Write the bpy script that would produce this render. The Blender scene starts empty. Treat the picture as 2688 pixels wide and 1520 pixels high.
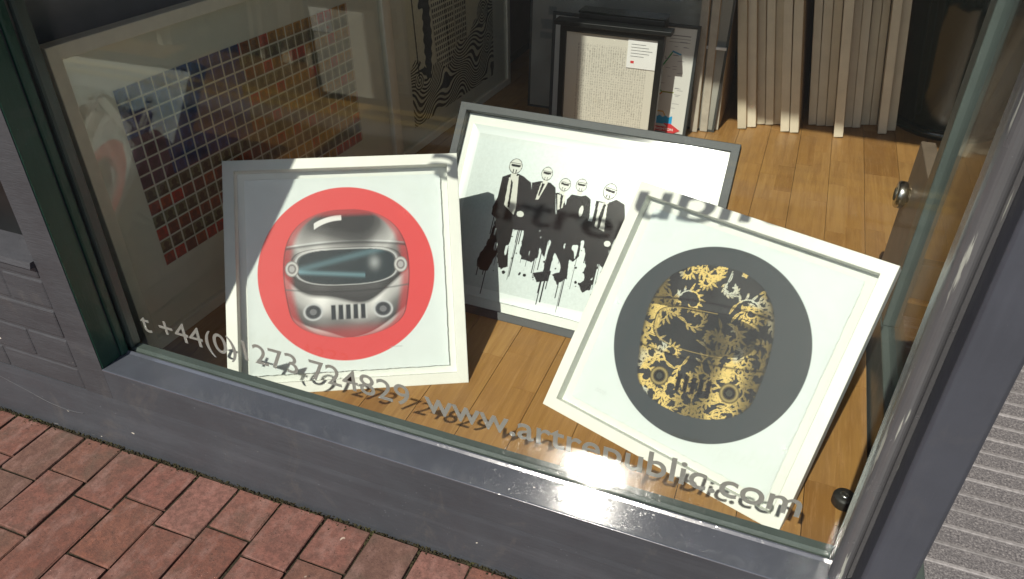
import bpy, bmesh, math, random
import numpy as np
from mathutils import Vector, Matrix
random.seed(7); RNG = np.random.default_rng(7)
R = math.radians
sc = bpy.context.scene
COL = sc.collection

# ------------------------------------------------------------ camera, sky, sun, exposure
cam_d = bpy.data.cameras.new("camera"); cam = bpy.data.objects.new("camera", cam_d); COL.objects.link(cam)
cam.location = (1.52769, -0.79333, 1.22656)
cam.rotation_euler = (R(55.97402), R(-0.48075), R(21.17477))
cam_d.sensor_width = 36.0; cam_d.lens = 26.2245; cam_d.clip_start = 0.02; cam_d.clip_end = 3000
sc.camera = cam
SUN = Vector((-0.136, -0.652, 0.746)).normalized()
world = bpy.data.worlds.new("World"); sc.world = world; world.use_nodes = True
wn = world.node_tree.nodes; wl = world.node_tree.links; wn.clear()
sky = wn.new("ShaderNodeTexSky"); sky.sky_type = 'NISHITA'; sky.sun_disc = False
sky.sun_elevation = R(48.1); sky.sun_rotation = R(191.8); sky.altitude = 20; sky.dust_density = 1.5
bg = wn.new("ShaderNodeBackground"); bg.inputs[1].default_value = 0.085
wo = wn.new("ShaderNodeOutputWorld"); wl.new(sky.outputs[0], bg.inputs[0]); wl.new(bg.outputs[0], wo.inputs[0])
sun_d = bpy.data.lights.new("sun", 'SUN'); sun_d.energy = 5.0; sun_d.angle = R(0.55); sun_d.color = (1.0, 0.94, 0.84)
sun = bpy.data.objects.new("sun", sun_d); COL.objects.link(sun)
sun.rotation_euler = (-SUN).to_track_quat('-Z', 'Y').to_euler(); sun.location = (0, -4, 6)
sc.view_settings.view_transform = 'Standard'; sc.view_settings.look = 'None'
sc.view_settings.gamma = 1.0; sc.view_settings.exposure = 0.0; sc.view_settings.use_curve_mapping = False
sc.render.engine = 'CYCLES'
sc.cycles.transparent_max_bounces = 40; sc.cycles.max_bounces = 8; sc.cycles.sample_clamp_indirect = 0
sc.cycles.caustics_reflective = True; sc.cycles.blur_glossy = 0.0; sc.cycles.use_denoising = True

# ------------------------------------------------------------ node helpers
def srgb(r, g, b):
    f = lambda c: (c/255/12.92 if c/255 <= 0.04045 else ((c/255+0.055)/1.055)**2.4)
    return (f(r), f(g), f(b), 1)
def new_mat(name):
    m = bpy.data.materials.new(name); m.use_nodes = True
    nt = m.node_tree; nt.nodes.clear()
    out = nt.nodes.new("ShaderNodeOutputMaterial")
    return m, nt, out
def N(nt, t, **kw):
    n = nt.nodes.new(t)
    for k, v in kw.items():
        if k.startswith('i_'):
            key = k[2:]; key = int(key) if key.isdigit() else key.replace('_', ' ')
            n.inputs[key].default_value = v
        else: setattr(n, k, v)
    return n
def ramp(nt, fac, stops):
    r = nt.nodes.new("ShaderNodeValToRGB"); e = r.color_ramp.elements
    while len(e) < len(stops): e.new(0.5)
    for el, (p, c) in zip(e, stops): el.position = p; el.color = c if len(c) == 4 else (*c, 1)
    nt.links.new(fac, r.inputs[0]); return r.outputs[0]
def mixc(nt, fac, a, b, blend='MIX'):
    m = nt.nodes.new("ShaderNodeMix"); m.data_type = 'RGBA'; m.blend_type = blend
    for s, v in ((m.inputs[0], fac), (m.inputs[6], a), (m.inputs[7], b)):
        if hasattr(v, 'links'): nt.links.new(v, s)
        else: s.default_value = v if not isinstance(v, tuple) or len(v) == 4 else (*v, 1)
    return m.outputs[2]
def noise(nt, scale, detail=4, rough=0.55, vec=None, dist=0.0):
    n = N(nt, "ShaderNodeTexNoise", i_Scale=scale, i_Detail=detail, i_Roughness=rough, i_Distortion=dist)
    if vec is not None: nt.links.new(vec, n.inputs['Vector'])
    return n.outputs[0]
def coords(nt, scale=None, kind='Object'):
    tc = nt.nodes.new("ShaderNodeTexCoord"); o = tc.outputs[kind]
    if scale:
        mp = nt.nodes.new("ShaderNodeMapping"); mp.inputs['Scale'].default_value = scale
        nt.links.new(o, mp.inputs[0]); o = mp.outputs[0]
    return o
def geo_pos(nt, scale=None):
    g = nt.nodes.new("ShaderNodeNewGeometry"); o = g.outputs['Position']
    if scale:
        mp = nt.nodes.new("ShaderNodeMapping"); mp.inputs['Scale'].default_value = scale
        nt.links.new(o, mp.inputs[0]); o = mp.outputs[0]
    return o
def bump(nt, h, strength, dist):
    b = N(nt, "ShaderNodeBump", i_Strength=strength, i_Distance=dist); nt.links.new(h, b.inputs['Height']); return b.outputs[0]
def principled(nt, out, base, rough=0.5, metal=0.0, spec=0.5, normal=None, coat=0.0, coat_r=0.1):
    p = nt.nodes.new("ShaderNodeBsdfPrincipled")
    for s, v in (('Base Color', base), ('Roughness', rough), ('Metallic', metal), ('Specular IOR Level', spec), ('Coat Weight', coat), ('Coat Roughness', coat_r)):
        if hasattr(v, 'links'): nt.links.new(v, p.inputs[s])
        else: p.inputs[s].default_value = v if not (s == 'Base Color' and len(v) == 3) else (*v, 1)
    if normal is not None: nt.links.new(normal, p.inputs['Normal'])
    nt.links.new(p.outputs[0], out.inputs[0]); return p

def mat_plain(name, base, rough=0.5, metal=0.0, spec=0.5, var=0.12, nscale=30, bs=0.0, coat=0.0):
    m, nt, out = new_mat(name); pos = geo_pos(nt)
    n = noise(nt, nscale, 5, 0.6, pos)
    b = tuple(base[:3]); lo = tuple(c*(1-var) for c in b); hi = tuple(min(1, c*(1+var)) for c in b)
    c = ramp(nt, n, [(0.3, lo), (0.7, hi)])
    nr = bump(nt, noise(nt, nscale*6, 3, 0.5, pos), bs, 0.002) if bs else None
    principled(nt, out, c, rough, metal, spec, nr, coat); return m

def mat_paint(name, base, rough, dirt=0.5, streak=(4, 4, 60), gloss_bump=0.08, chips=True):
    """old grey shopfront gloss paint: brush streaks, scuffs, worn chips"""
    m, nt, out = new_mat(name); pos = geo_pos(nt); st = geo_pos(nt, streak)
    b = tuple(base[:3])
    big = noise(nt, 5, 5, 0.6, pos); str_ = noise(nt, 1.0, 5, 0.65, st)
    c = ramp(nt, big, [(0.3, tuple(x*0.86 for x in b)), (0.7, tuple(x*1.12 for x in b))])
    dusty = ramp(nt, str_, [(0.50, (0, 0, 0)), (0.78, (1, 1, 1))])
    c = mixc(nt, N2(nt, dusty, 0.35*dirt), c, tuple(min(1, x*1.9+0.02) for x in b))
    scuff = ramp(nt, noise(nt, 38, 6, 0.72, geo_pos(nt, (0.5, 1, 1.3))), [(0.60, (0, 0, 0)), (0.70, (1, 1, 1))])
    c = mixc(nt, N2(nt, scuff, 0.22*dirt), c, tuple(x*0.55 for x in b))
    if chips:
        ch = ramp(nt, noise(nt, 55, 2, 0.5, geo_pos(nt, (0.6, 1, 1))), [(0.765, (0, 0, 0)), (0.775, (1, 1, 1))])
        c = mixc(nt, ch, c, (0.50, 0.47, 0.40))
    fleck = ramp(nt, noise(nt, 170, 2, 0.5, pos), [(0.735, (0, 0, 0)), (0.76, (1, 1, 1))])
    c = mixc(nt, N2(nt, fleck, 0.45*dirt), c, tuple(min(1, x*3+0.05) for x in b))
    splash = ramp(nt, noise(nt, 11, 7, 0.75, geo_pos(nt, (1, 1, 0.7)), 0.8), [(0.56, (0, 0, 0)), (0.74, (1, 1, 1))])
    c = mixc(nt, N2(nt, splash, 0.45*dirt), c, (0.115, 0.105, 0.095))
    brush = noise(nt, 1.0, 3, 0.5, geo_pos(nt, tuple(q*9 for q in streak)))
    h = mixc(nt, 0.30, noise(nt, 28, 4, 0.55, geo_pos(nt, (0.5, 1, 1))), brush)
    nr = bump(nt, h, gloss_bump*1.4, 0.01)
    rr = ramp(nt, noise(nt, 14, 4, 0.6, pos), [(0.3, (rough*0.85,)*3), (0.75, (min(1, rough*1.35),)*3)])
    principled(nt, out, c, rr, 0, 0.5, nr); return m
def N2(nt, sock, k):
    x = N(nt, "ShaderNodeMath", operation='MULTIPLY'); nt.links.new(sock, x.inputs[0]); x.inputs[1].default_value = k; return x.outputs[0]

def mat_sill(name):
    m, nt, out = new_mat(name); pos = geo_pos(nt)
    b = (0.078, 0.086, 0.103)
    c = ramp(nt, noise(nt, 9, 6, 0.62, pos), [(0.3, tuple(x*0.85 for x in b)), (0.7, tuple(x*1.12 for x in b))])
    sp = ramp(nt, noise(nt, 160, 2, 0.5, pos), [(0.79, (0, 0, 0)), (0.81, (1, 1, 1))])
    c = mixc(nt, N2(nt, sp, 0.6), c, (0.42, 0.42, 0.42))
    grit = noise(nt, 420, 3, 0.65, pos)
    bn = bump(nt, grit, 0.016, 0.0008)
    vo = N(nt, "ShaderNodeTexVoronoi", i_Scale=430.0); nt.links.new(pos, vo.inputs['Vector'])   # grit grains tilted at random: glitter
    sb = N(nt, "ShaderNodeVectorMath", operation='SUBTRACT'); nt.links.new(vo.outputs['Color'], sb.inputs[0]); sb.inputs[1].default_value = (0.5, 0.5, 0.5)
    patch = ramp(nt, noise(nt, 75, 4, 0.7, pos), [(0.50, (0.0,)*3), (0.62, (0.13,)*3)])
    ml = N(nt, "ShaderNodeVectorMath", operation='MULTIPLY'); nt.links.new(sb.outputs[0], ml.inputs[0]); nt.links.new(patch, ml.inputs[1])
    ad = N(nt, "ShaderNodeVectorMath", operation='ADD'); nt.links.new(bn, ad.inputs[0]); nt.links.new(ml.outputs[0], ad.inputs[1])
    no = N(nt, "ShaderNodeVectorMath", operation='NORMALIZE'); nt.links.new(ad.outputs[0], no.inputs[0]); nr = no.outputs[0]
    rg = ramp(nt, noise(nt, 60, 4, 0.7, pos), [(0.35, (0.10,)*3), (0.7, (0.155,)*3)])
    principled(nt, out, c, rg, 0, 1.0, nr, 1.0, 0.12); return m

def mat_glass(name, tint=(0.93, 0.965, 0.95), boost=1.0, rough=0.045, dust=0.0, soil=0.0):
    """clear pane: transparent + mirror weighted by the angle of incidence"""
    m, nt, out = new_mat(name)
    g = nt.nodes.new("ShaderNodeNewGeometry")
    d = N(nt, "ShaderNodeVectorMath", operation='DOT_PRODUCT'); nt.links.new(g.outputs['Normal'], d.inputs[0]); nt.links.new(g.outputs['Incoming'], d.inputs[1])
    a = N(nt, "ShaderNodeMath", operation='ABSOLUTE'); nt.links.new(d.outputs['Value'], a.inputs[0])
    s = N(nt, "ShaderNodeMath", operation='SUBTRACT'); s.inputs[0].default_value = 1.0; nt.links.new(a.outputs[0], s.inputs[1])
    p = N(nt, "ShaderNodeMath", operation='POWER'); nt.links.new(s.outputs[0], p.inputs[0]); p.inputs[1].default_value = 5.0
    f = N(nt, "ShaderNodeMath", operation='MULTIPLY_ADD'); nt.links.new(p.outputs[0], f.inputs[0]); f.inputs[1].default_value = 0.955*boost; f.inputs[2].default_value = 0.045*boost
    t = nt.nodes.new("ShaderNodeBsdfTransparent"); t.inputs[0].default_value = (*tint, 1)
    g0 = nt.nodes.new("ShaderNodeBsdfGlossy"); g0.inputs['Roughness'].default_value = 0.0
    g1 = nt.nodes.new("ShaderNodeBsdfGlossy"); g1.inputs['Roughness'].default_value = rough
    gl = nt.nodes.new("ShaderNodeMixShader"); gl.inputs[0].default_value = soil; nt.links.new(g0.outputs[0], gl.inputs[1]); nt.links.new(g1.outputs[0], gl.inputs[2])
    mx = nt.nodes.new("ShaderNodeMixShader"); nt.links.new(f.outputs[0], mx.inputs[0]); nt.links.new(t.outputs[0], mx.inputs[1]); nt.links.new(gl.outputs[0], mx.inputs[2])
    last = mx.outputs[0]
    if dust:
        df = nt.nodes.new("ShaderNodeBsdfDiffuse"); df.inputs[0].default_value = (0.6, 0.6, 0.58, 1)
        dn = ramp(nt, noise(nt, 6, 7, 0.7, geo_pos(nt)), [(0.35, (dust*0.25,)*3), (0.8, (dust,)*3)])
        m2 = nt.nodes.new("ShaderNodeMixShader"); nt.links.new(dn, m2.inputs[0]); nt.links.new(last, m2.inputs[1]); nt.links.new(df.outputs[0], m2.inputs[2]); last = m2.outputs[0]
    nt.links.new(last, out.inputs[0]); return m

def mat_paver():
    m, nt, out = new_mat("clay_paver"); oi = nt.nodes.new("ShaderNodeObjectInfo"); pos = geo_pos(nt)
    rc = ramp(nt, oi.outputs['Random'], [(0.0, (0.165, 0.062, 0.042)), (0.2, (0.215, 0.096, 0.074)), (0.4, (0.205, 0.080, 0.052)), (0.6, (0.122, 0.082, 0.066)), (0.8, (0.205, 0.086, 0.066)), (1.0, (0.250, 0.118, 0.095))])
    n1 = noise(nt, 16, 7, 0.68, pos)
    c = mixc(nt, ramp(nt, n1, [(0.35, (0.0,)*3), (0.75, (0.5,)*3)]), rc, (0.165, 0.088, 0.066))
    n2 = noise(nt, 70, 6, 0.75, pos)
    c = mixc(nt, ramp(nt, n2, [(0.42, (0.6,)*3), (0.60, (0.0,)*3)]), c, (0.085, 0.045, 0.036))
    grime = ramp(nt, noise(nt, 9, 5, 0.6, pos, 0.6), [(0.52, (0,)*3), (0.70, (0.55,)*3)])
    c = mixc(nt, grime, c, (0.085, 0.068, 0.052))
    worn_ = ramp(nt, noise(nt, 26, 7, 0.7, geo_pos(nt, (1.0, 0.55, 1.0))), [(0.50, (0,)*3), (0.72, (0.6,)*3)])
    c = mixc(nt, worn_, c, (0.28, 0.17, 0.145))
    pits = ramp(nt, noise(nt, 240, 3, 0.6, pos), [(0.30, (1,)*3), (0.37, (0,)*3)])
    c = mixc(nt, N2(nt, pits, 0.7), c, (0.03, 0.02, 0.018))
    spk = ramp(nt, noise(nt, 30, 3, 0.62, pos), [(0.735, (0,)*3), (0.775, (0.85,)*3)])
    c = mixc(nt, spk, c, (0.52, 0.43, 0.34))
    hmix = mixc(nt, 0.5, n2, noise(nt, 200, 4, 0.6, pos))
    nr = bump(nt, hmix, 0.55, 0.004)
    principled(nt, out, c, 0.82, 0, 0.3, nr); return m

def mat_soil():
    m, nt, out = new_mat("joint_soil"); pos = geo_pos(nt)
    n = noise(nt, 150, 6, 0.7, pos)
    c = ramp(nt, n, [(0.3, (0.012, 0.010, 0.007)), (0.55, (0.040, 0.034, 0.022)), (0.8, (0.085, 0.075, 0.050))])
    principled(nt, out, c, 0.95, 0, 0.2, bump(nt, n, 0.8, 0.004)); return m

def mat_wood():
    m, nt, out = new_mat("oiled_oak_strip"); oi = nt.nodes.new("ShaderNodeObjectInfo")
    base = ramp(nt, oi.outputs['Random'], [(0.0, (0.300, 0.155, 0.044)), (0.3, (0.380, 0.205, 0.066)), (0.55, (0.335, 0.178, 0.053)), (0.8, (0.410, 0.235, 0.082)), (1.0, (0.255, 0.125, 0.033))])
    pos = geo_pos(nt, (60, 3.2, 10))
    off = N(nt, "ShaderNodeVectorMath", operation='MULTIPLY_ADD'); nt.links.new(oi.outputs['Random'], off.inputs[0]); off.inputs[1].default_value = (37, 91, 13); nt.links.new(pos, off.inputs[2])
    g1 = noise(nt, 1.0, 6, 0.6, off.outputs[0], 0.8); g2 = noise(nt, 3.5, 6, 0.7, off.outputs[0], 0.3)
    c = mixc(nt, ramp(nt, g1, [(0.40, (0.0,)*3), (0.75, (0.55,)*3)]), base, (0.185, 0.078, 0.024))
    c = mixc(nt, ramp(nt, g2, [(0.52, (0.0,)*3), (0.72, (0.5,)*3)]), c, (0.48, 0.28, 0.125))
    wear = ramp(nt, noise(nt, 7, 6, 0.65, geo_pos(nt)), [(0.45, (0,)*3), (0.75, (0.35,)*3)])
    c = mixc(nt, wear, c, (0.20, 0.115, 0.055))
    nr = bump(nt, g2, 0.12, 0.002)
    rg = ramp(nt, noise(nt, 12, 4, 0.6, geo_pos(nt)), [(0.3, (0.30,)*3), (0.7, (0.46,)*3)])
    principled(nt, out, c, rg, 0, 0.4, nr); return m

def mat_granite():
    m, nt, out = new_mat("granite"); pos = geo_pos(nt)
    n1 = noise(nt, 230, 3, 0.7, pos); n2 = noise(nt, 110, 3, 0.7, pos)
    c = ramp(nt, n1, [(0.30, (0.045, 0.043, 0.048)), (0.45, (0.13, 0.122, 0.126)), (0.58, (0.22, 0.208, 0.208)), (0.72, (0.40, 0.375, 0.37))])
    c = mixc(nt, ramp(nt, n2, [(0.45, (0,)*3), (0.62, (0.5,)*3)]), c, (0.10, 0.095, 0.10))
    principled(nt, out, c, 0.7, 0, 0.4, bump(nt, n1, 0.4, 0.002)); return m

def mat_art(name, rough=0.45, metal=0.0, spec=0.4, grain=0.0):
    m, nt, out = new_mat(name)
    a = nt.nodes.new("ShaderNodeAttribute"); a.attribute_name = "Col"
    c = a.outputs['Color']; nr = None
    if grain:
        nr = bump(nt, noise(nt, 900, 2, 0.6, coords(nt)), grain, 0.0006)
    principled(nt, out, c, rough, metal, spec, nr); return m

M = {}
M['wall'] = mat_paint("grey_masonry_paint", (0.045, 0.046, 0.052), 0.6, 0.7, (5, 5, 45), 0.25)
M['front'] = mat_paint("grey_plinth_paint", (0.050, 0.055, 0.064), 0.5, 1.0, (1.6, 1.6, 26), 0.10)
M['post'] = mat_paint("grey_post_gloss", (0.050, 0.054, 0.068), 0.45, 0.4, (30, 30, 3), 0.06, False)
M['bead'] = mat_paint("grey_bead_gloss", (0.090, 0.090, 0.094), 0.22, 0.6, (60, 60, 4), 0.05, False)
def worn(m, scale, lo, hi, col):
    nt = m.node_tree; p = next(n for n in nt.nodes if n.type == 'BSDF_PRINCIPLED'); src = p.inputs['Base Color'].links[0].from_socket
    f = ramp(nt, noise(nt, 1.0, 5, 0.6, geo_pos(nt, scale)), [(lo, (0, 0, 0)), (hi, (0.9,)*3)]); nt.links.new(mixc(nt, f, src, col), p.inputs['Base Color'])
worn(M['bead'], (95, 95, 5), 0.60, 0.64, (0.34, 0.35, 0.31)); worn(M['post'], (60, 60, 3), 0.72, 0.75, (0.20, 0.20, 0.20))
worn(M['front'], (14, 14, 40), 0.70, 0.73, (0.17, 0.165, 0.16)); worn(M['wall'], (20, 20, 20), 0.68, 0.72, (0.035, 0.034, 0.036))
def vary(m, lo, hi):
    nt = m.node_tree; p = next(n for n in nt.nodes if n.type == 'BSDF_PRINCIPLED'); src = p.inputs['Base Color'].links[0].from_socket
    oi = nt.nodes.new("ShaderNodeObjectInfo"); f = ramp(nt, oi.outputs['Random'], [(0.0, lo), (1.0, hi)]); nt.links.new(mixc(nt, 1.0, src, f, 'MULTIPLY'), p.inputs['Base Color'])
M['sill'] = mat_sill("grey_sill_gloss")
M['green'] = mat_paint("dark_green_gloss", (0.008, 0.048, 0.030), 0.32, 0.6, (40, 40, 4), 0.08, False)
M['greengrey'] = mat_paint("green_grey_frame", (0.070, 0.088, 0.080), 0.35, 0.5, (20, 20, 4), 0.08, False)
M['black'] = mat_plain("black_paint", (0.008, 0.009, 0.009), 0.35, var=0.3)
M['blackgloss'] = mat_plain("black_lacquer", (0.005, 0.014, 0.010), 0.12, var=0.2, coat=0.5)
M['glass'] = mat_glass("shop_glass", (0.965, 0.98, 0.97), 0.68, 0.095, 0.0, 0.52)
M['pglass'] = mat_glass("picture_glass", (0.985, 0.992, 0.988), 0.8, 0.03)
M['silverglass'] = mat_glass("low_glare_picture_glass", (0.985, 0.992, 0.988), 0.30, 0.10, 0.0, 0.9)
M['sideglass'] = mat_glass("side_picture_glass", (0.98, 0.99, 0.98), 1.15, 0.02)
M['paver'] = mat_paver(); M['soil'] = mat_soil(); M['wood'] = mat_wood(); M['granite'] = mat_granite()
M['ridge'] = mat_plain("pale_grip_strip", (0.30, 0.285, 0.285), 0.6, var=0.3, nscale=120)
M['whiteframe'] = mat_plain("white_painted_frame", (0.74, 0.75, 0.68), 0.42, var=0.03, nscale=25, bs=0.05)
M['mount'] = mat_plain("white_mount_board", (0.78, 0.79, 0.74), 0.8, var=0.02)
M['greyframe'] = mat_plain("grey_stained_frame", (0.036, 0.043, 0.046), 0.55, var=0.10, nscale=60, bs=0.08)
M['cream'] = mat_plain("cream_frame", (0.78, 0.72, 0.56), 0.5, var=0.06, bs=0.05)
M['creammount'] = mat_plain("cream_mount", (0.80, 0.76, 0.62), 0.8, var=0.03)
M['canvas'] = mat_plain("raw_canvas_edge", (0.70, 0.63, 0.49), 0.75, var=0.07, nscale=14, bs=0.2)
M['sleeve'] = mat_plain("sleeved_board_edge", (0.46, 0.42, 0.35), 0.22, var=0.15, nscale=20, coat=0.6)
M['stretcher'] = mat_plain("pine_stretcher", (0.44, 0.31, 0.17), 0.7, var=0.12)
M['asphalt'] = mat_plain("asphalt", (0.052, 0.051, 0.050), 0.9, var=0.35, nscale=90, bs=0.4)
M['yellow'] = mat_plain("yellow_road_paint", (0.62, 0.40, 0.06), 0.7, var=0.2, nscale=40)
M['kerb'] = mat_plain("granite_kerb", (0.28, 0.27, 0.26), 0.75, var=0.3, nscale=150)
M['plaster'] = mat_plain("grey_plaster", (0.22, 0.205, 0.20), 0.85, var=0.1, nscale=10)
M['darkwall'] = mat_plain("dark_green_wall", (0.016, 0.026, 0.022), 0.8, var=0.2, nscale=8)
M['ceiling'] = mat_plain("ceiling_paint", (0.75, 0.73, 0.68), 0.9, var=0.03)
M['brownboard'] = mat_plain("dull_brown_board", (0.165, 0.125, 0.088), 0.5, var=0.15, nscale=20)
M['steel'] = mat_plain("brushed_steel", (0.55, 0.55, 0.53), 0.25, metal=1.0, var=0.1, nscale=90)
M['rubber'] = mat_plain("black_rubber", (0.018, 0.018, 0.017), 0.55, var=0.4, nscale=90)
M['red'] = mat_plain("red_print", (0.62, 0.045, 0.05), 0.5, var=0.03)
M['white'] = mat_plain("white_print", (0.80, 0.80, 0.78), 0.5, var=0.02)
M['darkink'] = mat_plain("dark_ink", (0.03, 0.03, 0.035), 0.6, var=0.05)
M['chrome'] = M['steel']
vary(M['canvas'], (0.80, 0.78, 0.74), (1.0, 1.0, 1.0)); vary(M['ridge'], (0.6, 0.6, 0.6), (1.0, 1.0, 1.0))
def mat_vinyl():
    m, nt, out = new_mat("frosted_grey_vinyl")
    d = nt.nodes.new("ShaderNodeBsdfDiffuse"); d.inputs[0].default_value = (0.33, 0.32, 0.305, 1)
    t = nt.nodes.new("ShaderNodeBsdfTranslucent"); t.inputs[0].default_value = (0.80, 0.78, 0.75, 1)
    mx = nt.nodes.new("ShaderNodeMixShader"); mx.inputs[0].default_value = 0.36
    nt.links.new(d.outputs[0], mx.inputs[1]); nt.links.new(t.outputs[0], mx.inputs[2]); nt.links.new(mx.outputs[0], out.inputs[0]); return m
M['vinyl'] = mat_vinyl()
M['art'] = mat_art("printed_paper", 0.55, 0, 0.3)
M['artside'] = mat_art("printed_paper_matt", 0.7, 0, 0.3)
M['artsilver'] = mat_art("silver_screenprint", 0.30, 0.0, 0.4, 0.1)
def only_paper_shines(m):   # the black ink is matt, the silver ground is not
    nt = m.node_tree; p = next(n for n in nt.nodes if n.type == 'BSDF_PRINCIPLED'); a = next(n for n in nt.nodes if n.type == 'ATTRIBUTE')
    f = ramp(nt, a.outputs['Color'], [(0.15, (0.05,)*3), (0.45, (0.42,)*3)]); nt.links.new(f, p.inputs['Specular IOR Level'])
only_paper_shines(M['artsilver'])
def mat_moss():
    m, nt, out = new_mat("moss_and_grit"); pos = geo_pos(nt)
    c = ramp(nt, noise(nt, 45, 4, 0.7, pos), [(0.35, (0.018, 0.015, 0.010)), (0.55, (0.045, 0.040, 0.022)), (0.70, (0.055, 0.058, 0.022)), (0.8, (0.12, 0.105, 0.075))])
    principled(nt, out, c, 0.95, 0, 0.1); return m
M['moss'] = mat_moss()

# ------------------------------------------------------------ mesh helpers
def link(o, parent=None):
    COL.objects.link(o)
    if parent is not None: o.parent = parent
    return o
def obj_from_bm(name, bm, mat, parent=None, smooth=False):
    me = bpy.data.meshes.new(name); bm.normal_update(); bm.to_mesh(me); bm.free()
    if mat is not None: me.materials.append(M[mat] if isinstance(mat, str) else mat)
    if smooth:
        for p in me.polygons: p.use_smooth = True
    return link(bpy.data.objects.new(name, me), parent)
def add_box(bm, x0, x1, y0, y1, z0, z1, bevel=0.0, seg=2):
    r = bmesh.ops.create_cube(bm, size=1.0)
    bmesh.ops.scale(bm, vec=(x1-x0, y1-y0, z1-z0), verts=r['verts'])
    bmesh.ops.translate(bm, vec=((x0+x1)/2, (y0+y1)/2, (z0+z1)/2), verts=r['verts'])
    if bevel:
        es = list({e for v in r['verts'] for e in v.link_edges})
        bmesh.ops.bevel(bm, geom=es, offset=bevel, segments=seg, profile=0.5, affect='EDGES')
def box(name, mat, parent, x0, x1, y0, y1, z0, z1, bevel=0.0, seg=2):
    bm = bmesh.new(); add_box(bm, x0, x1, y0, y1, z0, z1, bevel, seg); return obj_from_bm(name, bm, mat, parent)
def prism(name, mat, parent, poly, axis, a0, a1, bevel=0.0):
    """extrude a 2D polygon along axis ('x','y','z') from a0 to a1"""
    bm = bmesh.new()
    P = {'x': lambda u, v, a: (a, u, v), 'y': lambda u, v, a: (u, a, v), 'z': lambda u, v, a: (u, v, a)}[axis]
    A = [bm.verts.new(P(u, v, a0)) for u, v in poly]; B = [bm.verts.new(P(u, v, a1)) for u, v in poly]
    bm.faces.new(A); bm.faces.new(B[::-1])
    n = len(poly)
    for i in range(n): bm.faces.new((A[i], B[i], B[(i+1) % n], A[(i+1) % n]))
    bmesh.ops.recalc_face_normals(bm, faces=bm.faces)
    if bevel: bmesh.ops.bevel(bm, geom=bm.edges[:], offset=bevel, segments=2, profile=0.5, affect='EDGES')
    return obj_from_bm(name, bm, mat, parent)
def lathe(name, mat, parent, prof, cx, cy, cz, seg=48, axis='z'):
    bm = bmesh.new(); rings = []
    for r, z in prof:
        ring = []
        for i in range(seg):
            a = 2*math.pi*i/seg; p = (r*math.cos(a), r*math.sin(a), z)
            if axis == 'x': p = (p[2], p[0], p[1])
            ring.append(bm.verts.new((cx+p[0], cy+p[1], cz+p[2])))
        rings.append(ring)
    for A, B in zip(rings[:-1], rings[1:]):
        for i in range(seg): bm.faces.new((A[i], A[(i+1) % seg], B[(i+1) % seg], B[i]))
    if prof[0][0] > 1e-5: bm.faces.new(rings[0][::-1])
    if prof[-1][0] > 1e-5: bm.faces.new(rings[-1])
    bmesh.ops.recalc_face_normals(bm, faces=bm.faces)
    return obj_from_bm(name, bm, mat, parent, True)
def thing(name, label, cat, loc=(0, 0, 0), group=None, mat4=None):
    o = bpy.data.objects.new(name, None); o.empty_display_size = 0.05; COL.objects.link(o)
    if mat4 is not None: o.matrix_world = mat4
    else: o.location = loc
    o['label'] = label; o['category'] = cat
    if group: o['group'] = group
    return o
def tag(o, label, cat, group=None):
    o['label'] = label; o['category'] = cat
    if group: o['group'] = group
    return o
def struct(o): o['kind'] = 'structure'; return o
def text_mesh(body, weight=0.0, extr=0.0004, shear=0.0, spacing=1.0):
    cu = bpy.data.curves.new("t", 'FONT'); cu.body = body; cu.offset = weight; cu.extrude = extr; cu.resolution_u = 6; cu.shear = shear; cu.space_character = spacing
    o = bpy.data.objects.new("t", cu); COL.objects.link(o)
    dg = bpy.context.evaluated_depsgraph_get(); dg.update()
    me = bpy.data.meshes.new_from_object(o.evaluated_get(dg))
    bpy.data.objects.remove(o); return me
def lettering(name, mat, parent, body, x0, x1, base, xheight_scale, y, weight=0.0, shear=0.0):
    """upright lettering in the xz plane, fitted between x0 and x1"""
    me = text_mesh(body, weight, 0.0, shear)
    n = len(me.vertices); co = np.empty(n*3, np.float32); me.vertices.foreach_get('co', co); co = co.reshape(-1, 3)
    ref = text_mesh(xheight_scale[0], weight, 0.0); rz = max(v.co.y for v in ref.vertices)-min(v.co.y for v in ref.vertices); xheight_scale = xheight_scale[1]/rz
    mn, mx = co[:, 0].min(), co[:, 0].max(); k = (x1-x0)/(mx-mn)
    out = np.empty_like(co); out[:, 0] = x0+(co[:, 0]-mn)*k; out[:, 1] = y; out[:, 2] = base+co[:, 1]*xheight_scale
    me.vertices.foreach_set('co', out.ravel()); me.update(); me.name = name
    me.materials.clear(); me.materials.append(M[mat]); me.polygons.foreach_set('use_smooth', [False]*len(me.polygons))
    if 'custom_normal' in me.attributes: me.attributes.remove(me.attributes['custom_normal'])
    o = link(bpy.data.objects.new(name, me), parent)
    sol = o.modifiers.new("s", 'SOLIDIFY'); sol.thickness = 0.0005; sol.offset = 0
    return o

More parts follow.
